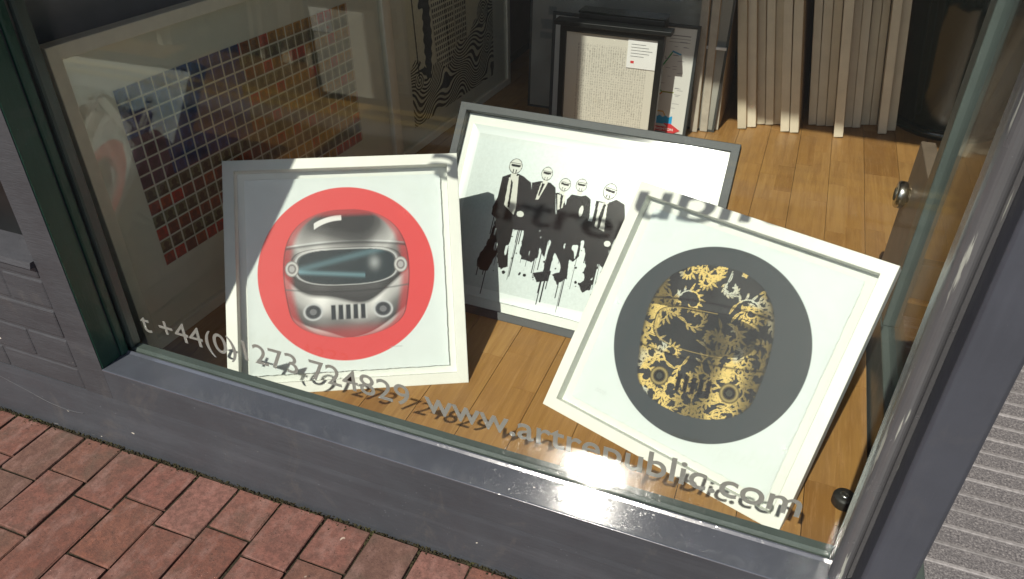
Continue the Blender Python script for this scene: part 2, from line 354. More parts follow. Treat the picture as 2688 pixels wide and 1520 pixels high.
# ------------------------------------------------------------ printed artwork: colour grids
def art_sheet(name, mat, parent, w, h, nx, ny, fn, x0, z0, y, deckle=0.0):
    """flat printed sheet, local XZ plane facing -Y; fn(X,Z) -> rgb array (X,Z metres from the sheet's lower left)"""
    gx = np.linspace(0, w, nx); gz = np.linspace(0, h, ny); X, Z = np.meshgrid(gx, gz)
    C = fn(X, Z)
    PX, PZ, PY = X.copy(), Z.copy(), np.full(X.shape, y)
    if deckle:
        def wob(n): 
            a = RNG.normal(0, 1, n); k = np.ones(7)/7; b = np.convolve(np.pad(a, 3, 'edge'), k, 'valid'); return (b*1.2+RNG.normal(0, .35, n))*deckle
        PX[:, 0] += wob(ny); PX[:, -1] += wob(ny); PZ[0, :] += wob(nx); PZ[-1, :] += wob(nx)
        e = np.minimum(np.minimum(X, w-X), np.minimum(Z, h-Z)); PY -= 0.0022*np.exp(-e/0.012)
    co = np.stack([PX+x0, PY, PZ+z0], -1).reshape(-1, 3).astype(np.float32)
    idx = np.arange(nx*ny).reshape(ny, nx)
    q = np.stack([idx[:-1, :-1], idx[:-1, 1:], idx[1:, 1:], idx[1:, :-1]], -1).reshape(-1, 4)
    me = bpy.data.meshes.new(name); me.vertices.add(len(co)); me.vertices.foreach_set('co', co.ravel())
    me.loops.add(q.size); me.loops.foreach_set('vertex_index', q.ravel().astype(np.int32))
    me.polygons.add(len(q)); me.polygons.foreach_set('loop_start', np.arange(0, q.size, 4, dtype=np.int32))
    me.update(calc_edges=True)
    ca = me.color_attributes.new("Col", 'FLOAT_COLOR', 'POINT')
    rgba = np.concatenate([C.reshape(-1, 3), np.ones((nx*ny, 1))], 1).astype(np.float32); ca.data.foreach_set('color', rgba.ravel())
    me.materials.append(M[mat]); return link(bpy.data.objects.new(name, me), parent)
def inpoly(X, Z, poly):
    ins = np.zeros(X.shape, bool); n = len(poly); j = n-1
    for i in range(n):
        xi, zi = poly[i]; xj, zj = poly[j]
        if zi != zj:
            ins ^= ((zi > Z) != (zj > Z)) & (X < (xj-xi)*(Z-zi)/(zj-zi)+xi)
        j = i
    return ins
def put(C, mask, col):
    m = mask[..., None].astype(float) if mask.dtype == bool else mask[..., None]
    C[:] = C*(1-m)+np.array(col[:3])*m
def smooth(e0, e1, x):
    t = np.clip((x-e0)/(e1-e0), 0, 1); return t*t*(3-2*t)
def vnoise(X, Z, s, seed=0):
    r = np.random.default_rng(seed); T = r.random((64, 64)); x = X*s; z = Z*s
    i = np.floor(x).astype(int); j = np.floor(z).astype(int); fx = x-i; fz = z-j; fx = fx*fx*(3-2*fx); fz = fz*fz*(3-2*fz)
    g = lambda a, b: T[a % 64, b % 64]
    return (g(i, j)*(1-fx)+g(i+1, j)*fx)*(1-fz)+(g(i, j+1)*(1-fx)+g(i+1, j+1)*fx)*fz

PAPER = np.array((0.735, 0.785, 0.770))
def helm_width(b):
    up = 0.86*np.power(np.clip(1-np.power(np.clip(b, 0, 1), 2.7), 0, 1), 1/2.3)
    lo = 0.86-0.16*np.power(np.clip(-b, 0, 1), 1.6)
    cut = np.sqrt(np.clip(1-np.power(np.clip((-b-0.55)/0.45, 0, 1), 2.6), 0, 1))
    return np.where(b > 0, up, lo*cut)
def helmet_parts(a, b):
    """a generic full-face riding helmet seen from the front: masks in a unit frame"""
    w = np.maximum(helm_width(b), 1e-4); q = np.abs(a)/w
    inside = (q < 1) & (np.abs(b) < 1)
    vis = np.abs(a/0.66)**3+np.abs((b-0.10-0.05*a*a)/0.27)**3.2
    return w, q, inside, vis

def art_red(X, Z):
    n = X.shape; C = np.ones(n+(3,))*PAPER*(0.985+0.03*vnoise(X, Z, 60, 3)[..., None]); c = 0.235
    x = X-c; z = Z-c; r = np.hypot(x, z)
    put(C, 1-smooth(0.2095, 0.2115, r), (0.71, 0.062, 0.060))
    s = 0.156; a = x/s/1.13; b = z/s
    w, q, inside, vis = helmet_parts(a, b)
    nx = np.sign(a)*np.clip(q, 0, 1)**1.3*0.98; ny = np.clip(b*0.95, -1, 1)
    # chrome read-out: bright sky, dark horizon, warm ground
    t = 0.62*ny+0.30*(1-nx*nx)+0.03*np.sin(a*7)
    v = np.interp(t, [-0.9, -0.50, -0.34, -0.30, -0.16, -0.06, 0.02, 0.06, 0.20, 0.34, 0.42, 0.50, 0.62, 0.70, 0.9], [0.04, 0.30, 0.66, 0.06, 0.22, 0.62, 0.80, 0.04, 0.10, 0.30, 0.72, 0.50, 0.10, 0.03, 0.02])
    v *= 0.70+0.45*np.exp(-((a+0.36)/0.14)**2)+0.30*np.exp(-((a-0.40)/0.09)**2)
    v = np.maximum(v, 0.80*smooth(0.05, 0.03, np.abs(np.hypot(a+0.05, b-0.25)-0.62))*(b > 0.55)*(a < -0.05)*(a > -0.42))
    v = np.clip(v, 0.02, 0.88)
    H = np.stack([v*1.02, v*0.985, v*0.96], -1)
    fr = smooth(0.80, 0.93, q); fr = np.maximum(fr, smooth(0.86, 0.96, b)); fr = np.maximum(fr, 0.8*smooth(-0.72, -0.95, b))
    H = H*(1-0.78*fr[..., None])+np.array((0.46, 0.040, 0.042))*0.78*fr[..., None]
    # raised brow band and seams
    for bb, tk, d in ((0.475, 0.020, 0.25), (0.505, 0.012, 1.6), (-0.285, 0.014, 0.3)):
        put_m = np.exp(-((b-bb-0.10*a*a*(-1 if bb > 0 else 1))/tk)**2)*(q < 0.99)
        H = H*(1-0.8*put_m[..., None])+np.clip(v*d, 0.02, 0.9)[..., None]*0.8*put_m[..., None]
    # visor
    rim = np.exp(-((vis-1.12)/0.10)**2); H = H*(1-0.75*rim[..., None])+(0.62*rim*0.75)[..., None]
    vm = 1-smooth(0.94, 1.0, vis)
    vg = 0.025+0.12*np.exp(-((b-0.24-0.25*a)/0.05)**2)+0.20*np.exp(-((b+0.02+0.10*a)/0.035)**2)*(a < 0.25)
    V = np.stack([vg*0.55, vg*1.0, vg*1.15], -1)
    V += (0.30*np.exp(-(((a-0.38)/0.07)**2+((b-0.15)/0.10)**2)))[..., None]*np.array((1, 1, 1))
    H = H*(1-vm[..., None])+V*vm[..., None]
    put(H, 0.9*np.exp(-((vis-1.02)/0.035)**2), (0.015, 0.015, 0.015)); put(H, 0.8*np.exp(-((vis-1.42)/0.06)**2), (0.03, 0.028, 0.028))
    put(H, 0.75*smooth(0.965, 0.985, q), (0.10, 0.012, 0.012))
    # chin vents and side pivots
    for ac in (-0.20, -0.10, 0.0, 0.10, 0.20):
        put(H, np.exp(-(np.maximum(np.abs(a-ac)-0.022, 0)/0.010)**2)*np.exp(-(np.maximum(np.abs(b+0.60)-0.10, 0)/0.015)**2), (0.012, 0.018, 0.022))
        put(H, 0.7*np.exp(-((a-ac-0.045)/0.008)**2)*np.exp(-(np.maximum(np.abs(b+0.60)-0.10, 0)/0.015)**2), (0.6, 0.6, 0.6))
    for sg in (-1, 1):
        rr = np.hypot(a-sg*0.735, (b-0.10)*0.75); put(H, 1-smooth(0.085, 0.10, rr), (0.16, 0.14, 0.14)); put(H, np.exp(-((rr-0.07)/0.014)**2), (0.62, 0.60, 0.58)); put(H, 1-smooth(0.03, 0.045, rr), (0.42, 0.40, 0.40))
        rr = np.hypot(a-sg*0.47, b+0.58); put(H, 1-smooth(0.11, 0.13, rr), (0.03, 0.035, 0.04)); put(H, np.exp(-((rr-0.12)/0.016)**2), (0.55, 0.55, 0.56)); put(H, 0.8*(1-smooth(0.04, 0.055, rr)), (0.20, 0.20, 0.21))
    im = (1-smooth(0.985, 1.0, q))*(np.abs(b) < 1)
    C[:] = C*(1-im[..., None])+H*im[..., None]
    put(C, 0.55*np.exp(-((Z-0.052)/0.0012)**2)*((X > 0.33) & (X < 0.36)), (0.3, 0.3, 0.3))
    return C

def scroll_pattern(X, Z, seed, span):
    """gold leaf scrollwork: spiral stems with leaves"""
    r = np.random.default_rng(seed); Mx = np.zeros(X.shape)
    def leaf(cx, cz, ang, L, Wd):
        m = (np.abs(X-cx) < L*1.2) & (np.abs(Z-cz) < L*1.2)
        if not m.any(): return
        dx = X[m]-cx; dz = Z[m]-cz; ca, sa = math.cos(ang), math.sin(ang)
        u = (dx*ca+dz*sa)/L; vv = (-dx*sa+dz*ca)/L-0.28*u*u
        half = Wd/L*np.power(np.clip(np.sin(np.pi*np.clip(u, 0, 1)), 0, 1), 0.7)*(1-0.35*np.clip(u, 0, 1))
        k = ((np.abs(vv) < half) & (u > 0) & (u < 1) & (np.abs(vv) > 0.018))
        Mx[m] = np.maximum(Mx[m], k)
    def stem(pts, tk):
        for (px, pz) in pts:
            m = (np.abs(X-px) < tk) & (np.abs(Z-pz) < tk)
            Mx[m] = np.maximum(Mx[m], (np.hypot(X[m]-px, Z[m]-pz) < tk))
    for _ in range(88):
        cx, cz = r.uniform(-span, span, 2); a0 = r.uniform(0, 6.28); sg = r.choice((-1, 1)); R0 = r.uniform(0.016, 0.032); pts = []
        for k in range(70):
            t = k/69; rad = R0*(1-0.80*t); an = a0+sg*t*5.2
            pts.append((cx+rad*math.cos(an), cz+rad*math.sin(an)))
            if k % 6 == 2 and t < 0.85:
                leaf(pts[-1][0], pts[-1][1], an+sg*math.pi/2-sg*0.55, r.uniform(0.013, 0.022)*(1-0.4*t), 0.0030)
                if k % 12 == 2: leaf(pts[-1][0], pts[-1][1], an+sg*math.pi/2+sg*0.6, r.uniform(0.008, 0.013)*(1-0.4*t), 0.0024)
        stem(pts, 0.0014)
        leaf(pts[0][0], pts[0][1], a0-sg*1.3, 0.028, 0.0036)
    for _ in range(16):
        cx, cz = r.uniform(-span, span, 2); 
        for k in range(5): leaf(cx, cz, k*1.257+cx*50, 0.009, 0.0036)
    return Mx

def art_gold(X, Z):
    n = X.shape; C = np.ones(n+(3,))*PAPER*(0.985+0.03*vnoise(X, Z, 60, 5)[..., None]); c = 0.235
    x = X-c; z = Z-c; r = np.hypot(x, z)
    put(C, 1-smooth(0.2095, 0.2115, r), (0.052, 0.060, 0.063))
    th = R(11.0); s = 0.164; x2 = x+0.008; z2 = z-0.002
    a = (x2*math.cos(th)+z2*math.sin(th))/s; b = (-x2*math.sin(th)+z2*math.cos(th))/s
    w, q, inside, vis = helmet_parts(a, b)
    P = scroll_pattern(x2, z2, 11, 0.17)
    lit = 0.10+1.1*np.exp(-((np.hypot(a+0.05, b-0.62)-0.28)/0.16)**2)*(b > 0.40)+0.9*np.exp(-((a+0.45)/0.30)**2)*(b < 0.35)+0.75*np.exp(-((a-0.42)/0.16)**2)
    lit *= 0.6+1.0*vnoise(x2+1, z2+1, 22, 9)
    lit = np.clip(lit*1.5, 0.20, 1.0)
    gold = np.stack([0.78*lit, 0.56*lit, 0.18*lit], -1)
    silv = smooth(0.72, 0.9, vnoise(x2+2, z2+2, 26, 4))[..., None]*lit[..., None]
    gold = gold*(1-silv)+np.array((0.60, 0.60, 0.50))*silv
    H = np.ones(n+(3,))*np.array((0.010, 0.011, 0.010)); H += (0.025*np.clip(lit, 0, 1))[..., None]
    H = H*(1-P[..., None])+gold*P[..., None]
    vm = (1-smooth(0.92, 1.0, vis))*(0.35+0.5*smooth(-0.2, 0.5, a)); H = H*(1-vm[..., None])+np.array((0.006, 0.007, 0.007))*vm[..., None]
    put(H, 0.9*np.exp(-((vis-1.10)/0.06)**2)*(a < 0.1), (0.42, 0.30, 0.10)); put(H, np.exp(-((vis-1.24)/0.05)**2), (0.004, 0.004, 0.004))
    put(H, 0.85*np.exp(-((b-0.50+0.10*a*a)/0.016)**2)*(q < .98), (0.006, 0.006, 0.006))
    put(H, 0.8*np.exp(-((b+0.285-0.10*a*a)/0.014)**2)*(q < .98), (0.004, 0.004, 0.004))
    for sg in (-1, 1):
        rr = np.hypot(a-sg*0.47, b+0.58); put(H, 1-smooth(0.12, 0.14, rr), (0.006, 0.006, 0.006)); put(H, 0.9*np.exp(-((rr-0.10)/0.018)**2), (0.40, 0.30, 0.11)); put(H, 1-smooth(0.035, 0.05, rr), (0.05, 0.05, 0.04))
    for ac in (-0.2, -0.1, 0, 0.1, 0.2): put(H, np.exp(-(np.maximum(np.abs(a-ac)-0.022, 0)/0.010)**2)*np.exp(-(np.maximum(np.abs(b+0.60)-0.10, 0)/0.015)**2), (0.003, 0.003, 0.003))
    ed = smooth(0.93, 0.99, q)*0.75; H = H*(1-ed[..., None])+np.array((0.014, 0.016, 0.015))*ed[..., None]
    im = (1-smooth(0.985, 1.0, q))*(np.abs(b) < 1)
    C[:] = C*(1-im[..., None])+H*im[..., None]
    put(C, 0.5*np.exp(-((Z-0.040-0.004*np.sin(X*900))/0.0011)**2)*((X > 0.045) & (X < 0.075)), (0.25, 0.25, 0.25))
    return C

# figures of the wide silver print, in metres on the picture (from the frame's lower left corner)
SUITS = [[(0.1695, 0.3937), (0.1475, 0.3818), (0.1472, 0.3226), (0.1399, 0.2976), (0.1426, 0.2745), (0.1524, 0.2716), (0.1595, 0.2635), (0.1537, 0.1962), (0.1362, 0.1452), (0.1383, 0.1267), (0.1635, 0.1274), (0.1797, 0.1827), (0.2004, 0.14), (0.2182, 0.1485), (0.2061, 0.2069), (0.2115, 0.2549), (0.2361, 0.2551), (0.261, 0.2925), (0.232, 0.3803), (0.2067, 0.3936), (0.1908, 0.3979)], [(0.2566, 0.3894), (0.2344, 0.3807), (0.2517, 0.2907), (0.2443, 0.2613), (0.2504, 0.1973), (0.2501, 0.1786), (0.2801, 0.1757), (0.2952, 0.1928), (0.2903, 0.2519), (0.3087, 0.2556), (0.3044, 0.2732), (0.3207, 0.304), (0.3024, 0.379), (0.2854, 0.3898)], [(0.3057, 0.3658), (0.323, 0.3045), (0.2998, 0.2723), (0.3012, 0.2079), (0.3213, 0.1844), (0.3254, 0.1484), (0.3013, 0.1386), (0.3063, 0.1281), (0.3377, 0.1373), (0.3392, 0.1698), (0.3352, 0.2057), (0.3376, 0.2154), (0.3576, 0.1921), (0.375, 0.1592), (0.3502, 0.1447), (0.3618, 0.1358), (0.3861, 0.1525), (0.38, 0.1968), (0.3855, 0.2709), (0.3525, 0.3102), (0.3317, 0.3567), (0.3194, 0.3683)], [(0.3499, 0.3693), (0.3396, 0.3536), (0.3453, 0.2813), (0.3889, 0.1987), (0.4036, 0.2155), (0.402, 0.2606), (0.4079, 0.2936), (0.4105, 0.3213), (0.4036, 0.3655), (0.3886, 0.3741), (0.3757, 0.3694)], [(0.4183, 0.3659), (0.4205, 0.3278), (0.4189, 0.2867), (0.4129, 0.2537), (0.4277, 0.2115), (0.4401, 0.1508), (0.4251, 0.1361), (0.4343, 0.1269), (0.4541, 0.1403), (0.4528, 0.2032), (0.4594, 0.2136), (0.4762, 0.1723), (0.4705, 0.1485), (0.4909, 0.1396), (0.4913, 0.1756), (0.4793, 0.2448), (0.4895, 0.2783), (0.511, 0.2826), (0.5021, 0.339), (0.4941, 0.3688), (0.4703, 0.3778), (0.4506, 0.3652)], [(0.1981, 0.3086), (0.2217, 0.313), (0.3904, 0.3084), (0.491, 0.31), (0.4895, 0.2783), (0.4393, 0.2591), (0.3842, 0.257), (0.3119, 0.2424), (0.2465, 0.2525), (0.2102, 0.2499)], [(0.5442, 0.3684), (0.5365, 0.3634), (0.5249, 0.2899), (0.5216, 0.2759), (0.5366, 0.2878), (0.5914, 0.2239), (0.6328, 0.2328), (0.5976, 0.3838)]]
SHIRTS = [[(0.1672, 0.3829), (0.1709, 0.3082), (0.2037, 0.2862), (0.2063, 0.3054), (0.193, 0.3931)], [(0.26, 0.3853), (0.2547, 0.3378), (0.2626, 0.3393), (0.2785, 0.3886)], [(0.3111, 0.3631), (0.321, 0.3225), (0.3336, 0.3295), (0.3355, 0.3643)], [(0.426, 0.3628), (0.43, 0.2979), (0.4572, 0.2898), (0.4498, 0.3628)]]
TIES = [[(0.1745, 0.3795), (0.1787, 0.3426), (0.1813, 0.3045), (0.1879, 0.3019), (0.1815, 0.3713)], [(0.2632, 0.3859), (0.2589, 0.3502), (0.2627, 0.3486), (0.2716, 0.3874)], [(0.3205, 0.3639), (0.3254, 0.3279), (0.3305, 0.3266), (0.3278, 0.3629)], [(0.4402, 0.3609), (0.4348, 0.326), (0.4373, 0.2926), (0.4431, 0.2915), (0.4446, 0.3234), (0.4464, 0.3599)]]
HEADS = [(0.1786, 0.4169, 0.019, 0.0208, 0), (0.2704, 0.4118, 0.0157, 0.0187, 0.0), (0.3256, 0.3915, 0.0159, 0.0176, -0.1), (0.3702, 0.3981, 0.0152, 0.0175, 0.0), (0.4488, 0.3955, 0.0183, 0.0216, -0.15)]
HANDS = [(0.2221, 0.2916, 0.0103, 0.008), (0.385, 0.331, 0.0053, 0.0148), (0.4733, 0.2606, 0.0087, 0.0077)]
def art_suits(X, Z):
    ox, oz = 0.030, 0.047
    x = X+ox; z = Z+oz; n = X.shape
    C = np.ones(n+(3,))*np.array((0.66, 0.71, 0.70))
    silver = (x > 0.054) & (x < 0.690-0.024) & (z > 0.073) & (z < 0.491)
    sv = np.array((0.54, 0.60, 0.59))*(0.93+0.12*vnoise(X, Z, 300, 8)[..., None])
    C[:] = np.where(silver[..., None], sv, C)
    ink = (0.008, 0.009, 0.011); r = np.random.default_rng(5)
    body = np.zeros(n, bool)
    wob = 0.0030*(vnoise(X, Z, 110, 12)-0.5)*2; wob2 = 0.0030*(vnoise(X, Z, 110, 13)-0.5)*2
    low = smooth(0.30, 0.20, z)
    for poly in SUITS: body |= (inpoly(x+wob*low*1.6, z+wob2*low*1.6, poly) | inpoly(x+0.004*low+wob*low, z-0.006*low, poly) | inpoly(x-0.004*low, z+0.005*low+wob2*low, poly))
    holes = (vnoise(X, Z*0.3, 90, 21) > 0.86) & (z < 0.26) & (z > 0.16); body &= ~holes
    # runs of paint
    for _ in range(150):
        px = r.uniform(0.13, 0.55); pz = r.uniform(0.13, 0.30); L = r.uniform(0.02, 0.11); tk = r.uniform(0.0006, 0.0016)
        i = int(np.clip(px-ox, 0, X[0, -1])/X[0, -1]*(n[1]-1)); j = int(np.clip(pz-oz, 0, Z[-1, 0])/Z[-1, 0]*(n[0]-1))
        if not body[j, i]: continue
        body |= (np.abs(x-px) < tk) & (z < pz) & (z > pz-L)
    for _ in range(120):
        px = r.uniform(0.14, 0.54); pz = r.uniform(0.12, 0.24); rad = abs(r.normal(0.0015, 0.0014)); body |= np.hypot(x-px, z-pz) < rad
    put(C, body, ink)
    for poly in SHIRTS: put(C, inpoly(x, z, poly), (0.50, 0.50, 0.44))
    for poly in TIES: put(C, inpoly(x, z, poly), ink)
    for (hx, hz, rx, rz) in HANDS: put(C, ((x-hx)/rx)**2+((z-hz)/rz)**2 < 1, (0.52, 0.53, 0.48))
    for (hx, hz, rx, rz, tl) in HEADS:
        u = (x-hx)*math.cos(tl)+(z-hz)*math.sin(tl); v = -(x-hx)*math.sin(tl)+(z-hz)*math.cos(tl)
        e = (u/rx)**2+(v/rz)**2
        put(C, (np.abs(u) < rx*0.42) & (v < -rz*0.6) & (v > -rz*1.5), (0.50, 0.50, 0.44))
        put(C, e < 1.0, ink); put(C, e < 0.84, (0.52, 0.53, 0.48))
        put(C, (e < 0.9) & (np.abs(v-rz*0.05-rz*0.10*(u/rx)**2) < rz*0.15) & (np.abs(u) < rx*0.70), ink)
        put(C, (e < 0.9) & (np.abs(v-rz*0.36) < rz*0.035), ink); put(C, (e < 0.9) & (v < -rz*0.45) & (np.abs(np.abs(u)-rx*0.22) < rx*0.06), ink)
    return C

def art_stamps(X, Z):
    n = X.shape; cw, ch = 0.0365, 0.0343
    i = np.floor(X/cw).astype(int); j = np.floor(Z/ch).astype(int); fx = X/cw-i; fz = Z/ch-j
    r = np.random.default_rng(31); T = r.random((64, 64, 3))
    t = T[i % 64, j % 64]
    C = np.ones(n+(3,))*np.array((0.74, 0.71, 0.58))
    row = (j % 2 == 0)
    brown = np.stack([0.10+0.16*t[..., 0], 0.035+0.055*t[..., 0]*t[..., 1], 0.016+0.02*t[..., 1]], -1)
    olive = np.stack([0.075+0.06*t[..., 1], 0.070+0.06*t[..., 1], 0.042+0.03*t[..., 1]], -1)
    ochre = np.stack([0.24+0.12*t[..., 2], 0.125+0.07*t[..., 2], 0.028+0.02*t[..., 2]], -1)
    red = np.stack([0.20+0.15*t[..., 2], 0.030+0.02*t[..., 2], 0.018+0.01*t[..., 2]], -1)
    warm = smooth(0.35, 0.60, X)[..., None]
    base = np.where(row[..., None], brown*(1-warm)+ochre*warm, olive)
    base = np.where(((t[..., 2] > 0.78) & row)[..., None], red, base)
    blue = (X < 0.40-0.02*t[..., 0]) & (Z > 0.21)
    navy = np.stack([0.016+0.02*t[..., 0], 0.030+0.03*t[..., 1], 0.085+0.07*t[..., 1]], -1)
    plum = np.stack([0.055+0.02*t[..., 0], 0.018+0.01*t[..., 1], 0.030+0.02*t[..., 1]], -1)
    navy = np.where(((X < 0.10) & (Z < 0.33))[..., None], plum, navy)
    base = np.where(blue[..., None], navy, base)
    # a small dark bust in each stamp
    e = ((fx-0.5-0.1*(t[..., 1]-.5))/0.22)**2+((fz-0.58)/0.24)**2; sh = ((fx-0.5)/0.40)**2+((fz-0.12)/0.26)**2
    fig = (e < 1) | (sh < 1)
    tone = np.where((row | blue)[..., None], base*0.55, base*0.30)
    C2 = np.where(fig[..., None], tone, base)
    C2 = C2*(0.75+0.5*vnoise(X, Z, 260, 6)[..., None])
    gap = (fx < 0.06) | (fx > 0.94) | (fz < 0.065) | (fz > 0.935); lum = C2.mean(-1, keepdims=True); C2 = np.clip((lum+(C2-lum)*1.35)*1.35, 0.004, 1)
    C[:] = np.where(gap[..., None], C, C2)
    return C

def art_waves(X, Z):
    n = X.shape; C = np.ones(n+(3,))*np.array((0.80, 0.75, 0.56)); ink = (0.022, 0.020, 0.014)
    w = X[0, -1]
    surf = 0.20+0.030*np.sin(X*16+0.6)+0.20*smooth(0.40, 0.80, X)+0.020*np.sin(X*37)
    sea = Z < surf
    ph = Z*360+15*np.sin(X*13+Z*6)+8*np.sin(X*27-Z*19+1.0)+5*np.sin((X*0.7+Z)*31)
    put(C, sea & (np.sin(ph) > -0.05), ink)
    # spiral eddies
    for (cx, cz, rr) in ((0.06, 0.165, 0.035), (0.62, 0.30, 0.055), (0.66, 0.16, 0.045)):
        d = np.hypot(X-cx, Z-cz); an = np.arctan2(Z-cz, X-cx); k = d < rr
        C[k] = np.where((np.sin(d*520+an)[k] > -0.05)[:, None], np.array(ink), np.array((0.80, 0.75, 0.56)))
    # blocks of a city with rows of windows, leaning towers
    for (bx, bw, top, ln) in ((0.20, 0.11, 0.56, -0.10), (0.30, 0.07, 0.62, -0.06), (0.37, 0.06, 0.52, -0.03), (0.43, 0.035, 0.66, 0.0)):
        xx = X-ln*(Z-0.2); m = (xx > bx) & (xx < bx+bw) & (Z < top) & ~sea
        fx = ((xx-bx)/0.0155) % 1; fz = (Z/0.021) % 1
        put(C, m & (fx > 0.38) & (fz > 0.35), ink); put(C, m & ((np.abs(xx-bx) < 0.0016) | (np.abs(xx-bx-bw) < 0.0016) | (np.abs(Z-top) < 0.002)), ink)
    put(C, (np.abs(X-0.45) < 0.004*np.clip((0.80-Z)/0.1, 0, 1)) & (Z > 0.62) & (Z < 0.78), ink)
    # a lamp post and a draped walking figure with a staff
    put(C, (np.abs(X-0.045-0.05*(0.5-Z)) < 0.004+0.006*(Z > 0.52)) & (Z > 0.18) & (Z < 0.56), ink)
    fig = [(0.115, 0.16), (0.150, 0.15), (0.175, 0.30), (0.170, 0.42), (0.180, 0.52), (0.165, 0.58), (0.150, 0.62), (0.128, 0.62), (0.118, 0.57), (0.105, 0.50), (0.090, 0.44), (0.092, 0.42), (0.118, 0.42), (0.112, 0.33)]
    put(C, inpoly(X+0.004*np.sin(Z*150), Z, fig), ink)
    put(C, np.hypot(X-0.138, (Z-0.645)*0.85) < 0.022, ink)
    put(C, inpoly(X, Z, [(0.165, 0.50), (0.32, 0.74), (0.328, 0.735), (0.172, 0.49)]), ink)
    tuft = (np.hypot(X-0.03, Z-0.74) < 0.075+0.012*np.sin(np.arctan2(Z-0.74, X-0.03)*26)); put(C, tuft, ink)
    return C*(0.92+0.12*vnoise(X, Z, 120, 15)[..., None])

def art_letters(X, Z):
    n = X.shape; C = np.ones(n+(3,))*np.array((0.62, 0.59, 0.51)); w, h = X[0, -1], Z[-1, 0]
    cw, ch = 0.0092, 0.0098; x = X-0.045; z = Z-0.030
    i = np.floor(x/cw).astype(int); j = np.floor(z/ch).astype(int); fx = np.floor((x/cw-i)*5).astype(int); fz = np.floor((z/ch-j)*5).astype(int)
    r = np.random.default_rng(3); G = r.random((80, 80, 5, 5)) > 0.45; G[:, :, :, 0] = False; G[:, :, 0, :] = False; G[:, :, 4, :] = False
    on = G[i % 80, j % 80, np.clip(fx, 0, 4), np.clip(fz, 0, 4)] & (x > 0) & (X < w-0.030) & (z > 0) & (Z < h-0.040)
    put(C, on.astype(float)*0.5, (0.10, 0.09, 0.08)); return C

def art_map(X, Z):
    n = X.shape; C = np.ones(n+(3,))*np.array((0.66, 0.66, 0.62)); w, h = X[0, -1], Z[-1, 0]
    r = np.random.default_rng(9)
    def seg(p, q, tk, col):
        d = np.array(q)-np.array(p); L = np.hypot(*d); u = ((X-p[0])*d[0]+(Z-p[1])*d[1])/L/L; t = np.clip(u, 0, 1)
        put(C, np.hypot(X-p[0]-t*d[0], Z-p[1]-t*d[1]) < tk, col)
    for k in range(12):  # coloured key, left
        put(C, (X > 0.03) & (X < 0.17) & (np.abs(Z-(0.37-0.011*k)) < 0.0042), [(0.30, 0.10, 0.05), (0.05, 0.07, 0.10), (0.28, 0.18, 0.07), (0.04, 0.05, 0.06)][k % 4])
    gx = w-0.135
    seg((gx-0.02, 0.20), (gx+0.055, 0.325), 0.0026, (0.05, 0.30, 0.10)); seg((gx-0.02, 0.20), (gx+0.03, 0.165), 0.0026, (0.05, 0.30, 0.10)); seg((gx+0.03, 0.165), (gx+0.075, 0.165), 0.0026, (0.25, 0.28, 0.04))
    seg((gx+0.03, 0.160), (gx-0.03, 0.110), 0.0026, (0.55, 0.16, 0.04)); seg((gx-0.03, 0.085), (gx+0.045, 0.085), 0.0022, (0.60, 0.34, 0.05)); seg((gx+0.045, 0.085), (gx+0.065, 0.050), 0.0022, (0.60, 0.34, 0.05))
    seg((gx+0.055, 0.325), (gx+0.085, 0.315), 0.0032, (0.05, 0.30, 0.50))
    sea = (Z < 0.066+0.003*np.cos(X*260)) & (Z > 0.034) & (X > gx-0.20) & (X < gx+0.085); put(C, sea, (0.02, 0.33, 0.66))
    sea2 = (Z < 0.09+0.003*np.cos(X*260)) & (Z > 0.055) & (X > 0.03) & (X < 0.15); put(C, sea2, (0.05, 0.30, 0.52))
    for _ in range(26):
        px, pz = r.uniform(gx, w-0.02), r.uniform(0.10, h-0.05); put(C, (np.abs(X-px) < r.uniform(0.006, 0.014)) & (np.abs(Z-pz) < 0.0011), (0.25, 0.25, 0.27))
    for k in range(3): put(C, (X > w-0.10) & (X < w-0.02) & (np.abs(Z-(h-0.03-0.012*k)) < 0.0012), (0.2, 0.2, 0.2))
    return C
def art_dim(X, Z):
    n = X.shape; C = np.ones(n+(3,))*np.array((0.34, 0.33, 0.30))*(0.8+0.4*vnoise(X, Z, 9, 2)[..., None])
    r = np.random.default_rng(2)
    for _ in range(40):
        px, pz = r.uniform(0, X[0, -1]), r.uniform(0.3, Z[-1, 0]); put(C, 0.6*((np.abs(X-px) < r.uniform(0.01, 0.05)) & (np.abs(Z-pz) < r.uniform(0.002, 0.02))), (0.10, 0.12, 0.15))
    return C

# ------------------------------------------------------------ the ground, road and pavement
SLX = 0.0207        # fall of the pavement along the shopfront
FZ = 0.045          # shop floor level
YG = 0.068          # plane of the shop window glass
g = box("ground", 'asphalt', None, -900, 900, -900, 900, -1.0, -0.112); struct(g)
road = box("road", 'asphalt', None, -60, 60, -8.0, -1.78, -0.111, -0.100); struct(road)
for yy in (-2.02, -2.135): box("yellow_line", 'yellow', road, -30, 30, yy-0.026, yy+0.026, -0.0999, -0.096)
kerb = thing("kerb", "long pale granite kerb between pavement and road", "kerb")
for i in range(-9, 12): box("kerb_stone", 'kerb', kerb, i*0.92, i*0.92+0.912, -1.78, -1.64, -0.20, -0.004, 0.006)
farp = box("far_pavement", 'kerb', None, -60, 60, -12.0, -8.0, -0.111, 0.0); struct(farp)
pav = struct(box("pavement", 'soil', None, -6.0, 1.845, -1.64, 0.0, -0.12, -0.030))
jb = bmesh.new(); _v = [jb.verts.new(p) for p in ((-1.42, -1.19, SLX*-1.42-0.0055), (1.80, -1.19, SLX*1.80-0.0055), (1.80, -0.0005, SLX*1.80-0.0055), (-1.42, -0.0005, SLX*-1.42-0.0055))]; jb.faces.new(_v)
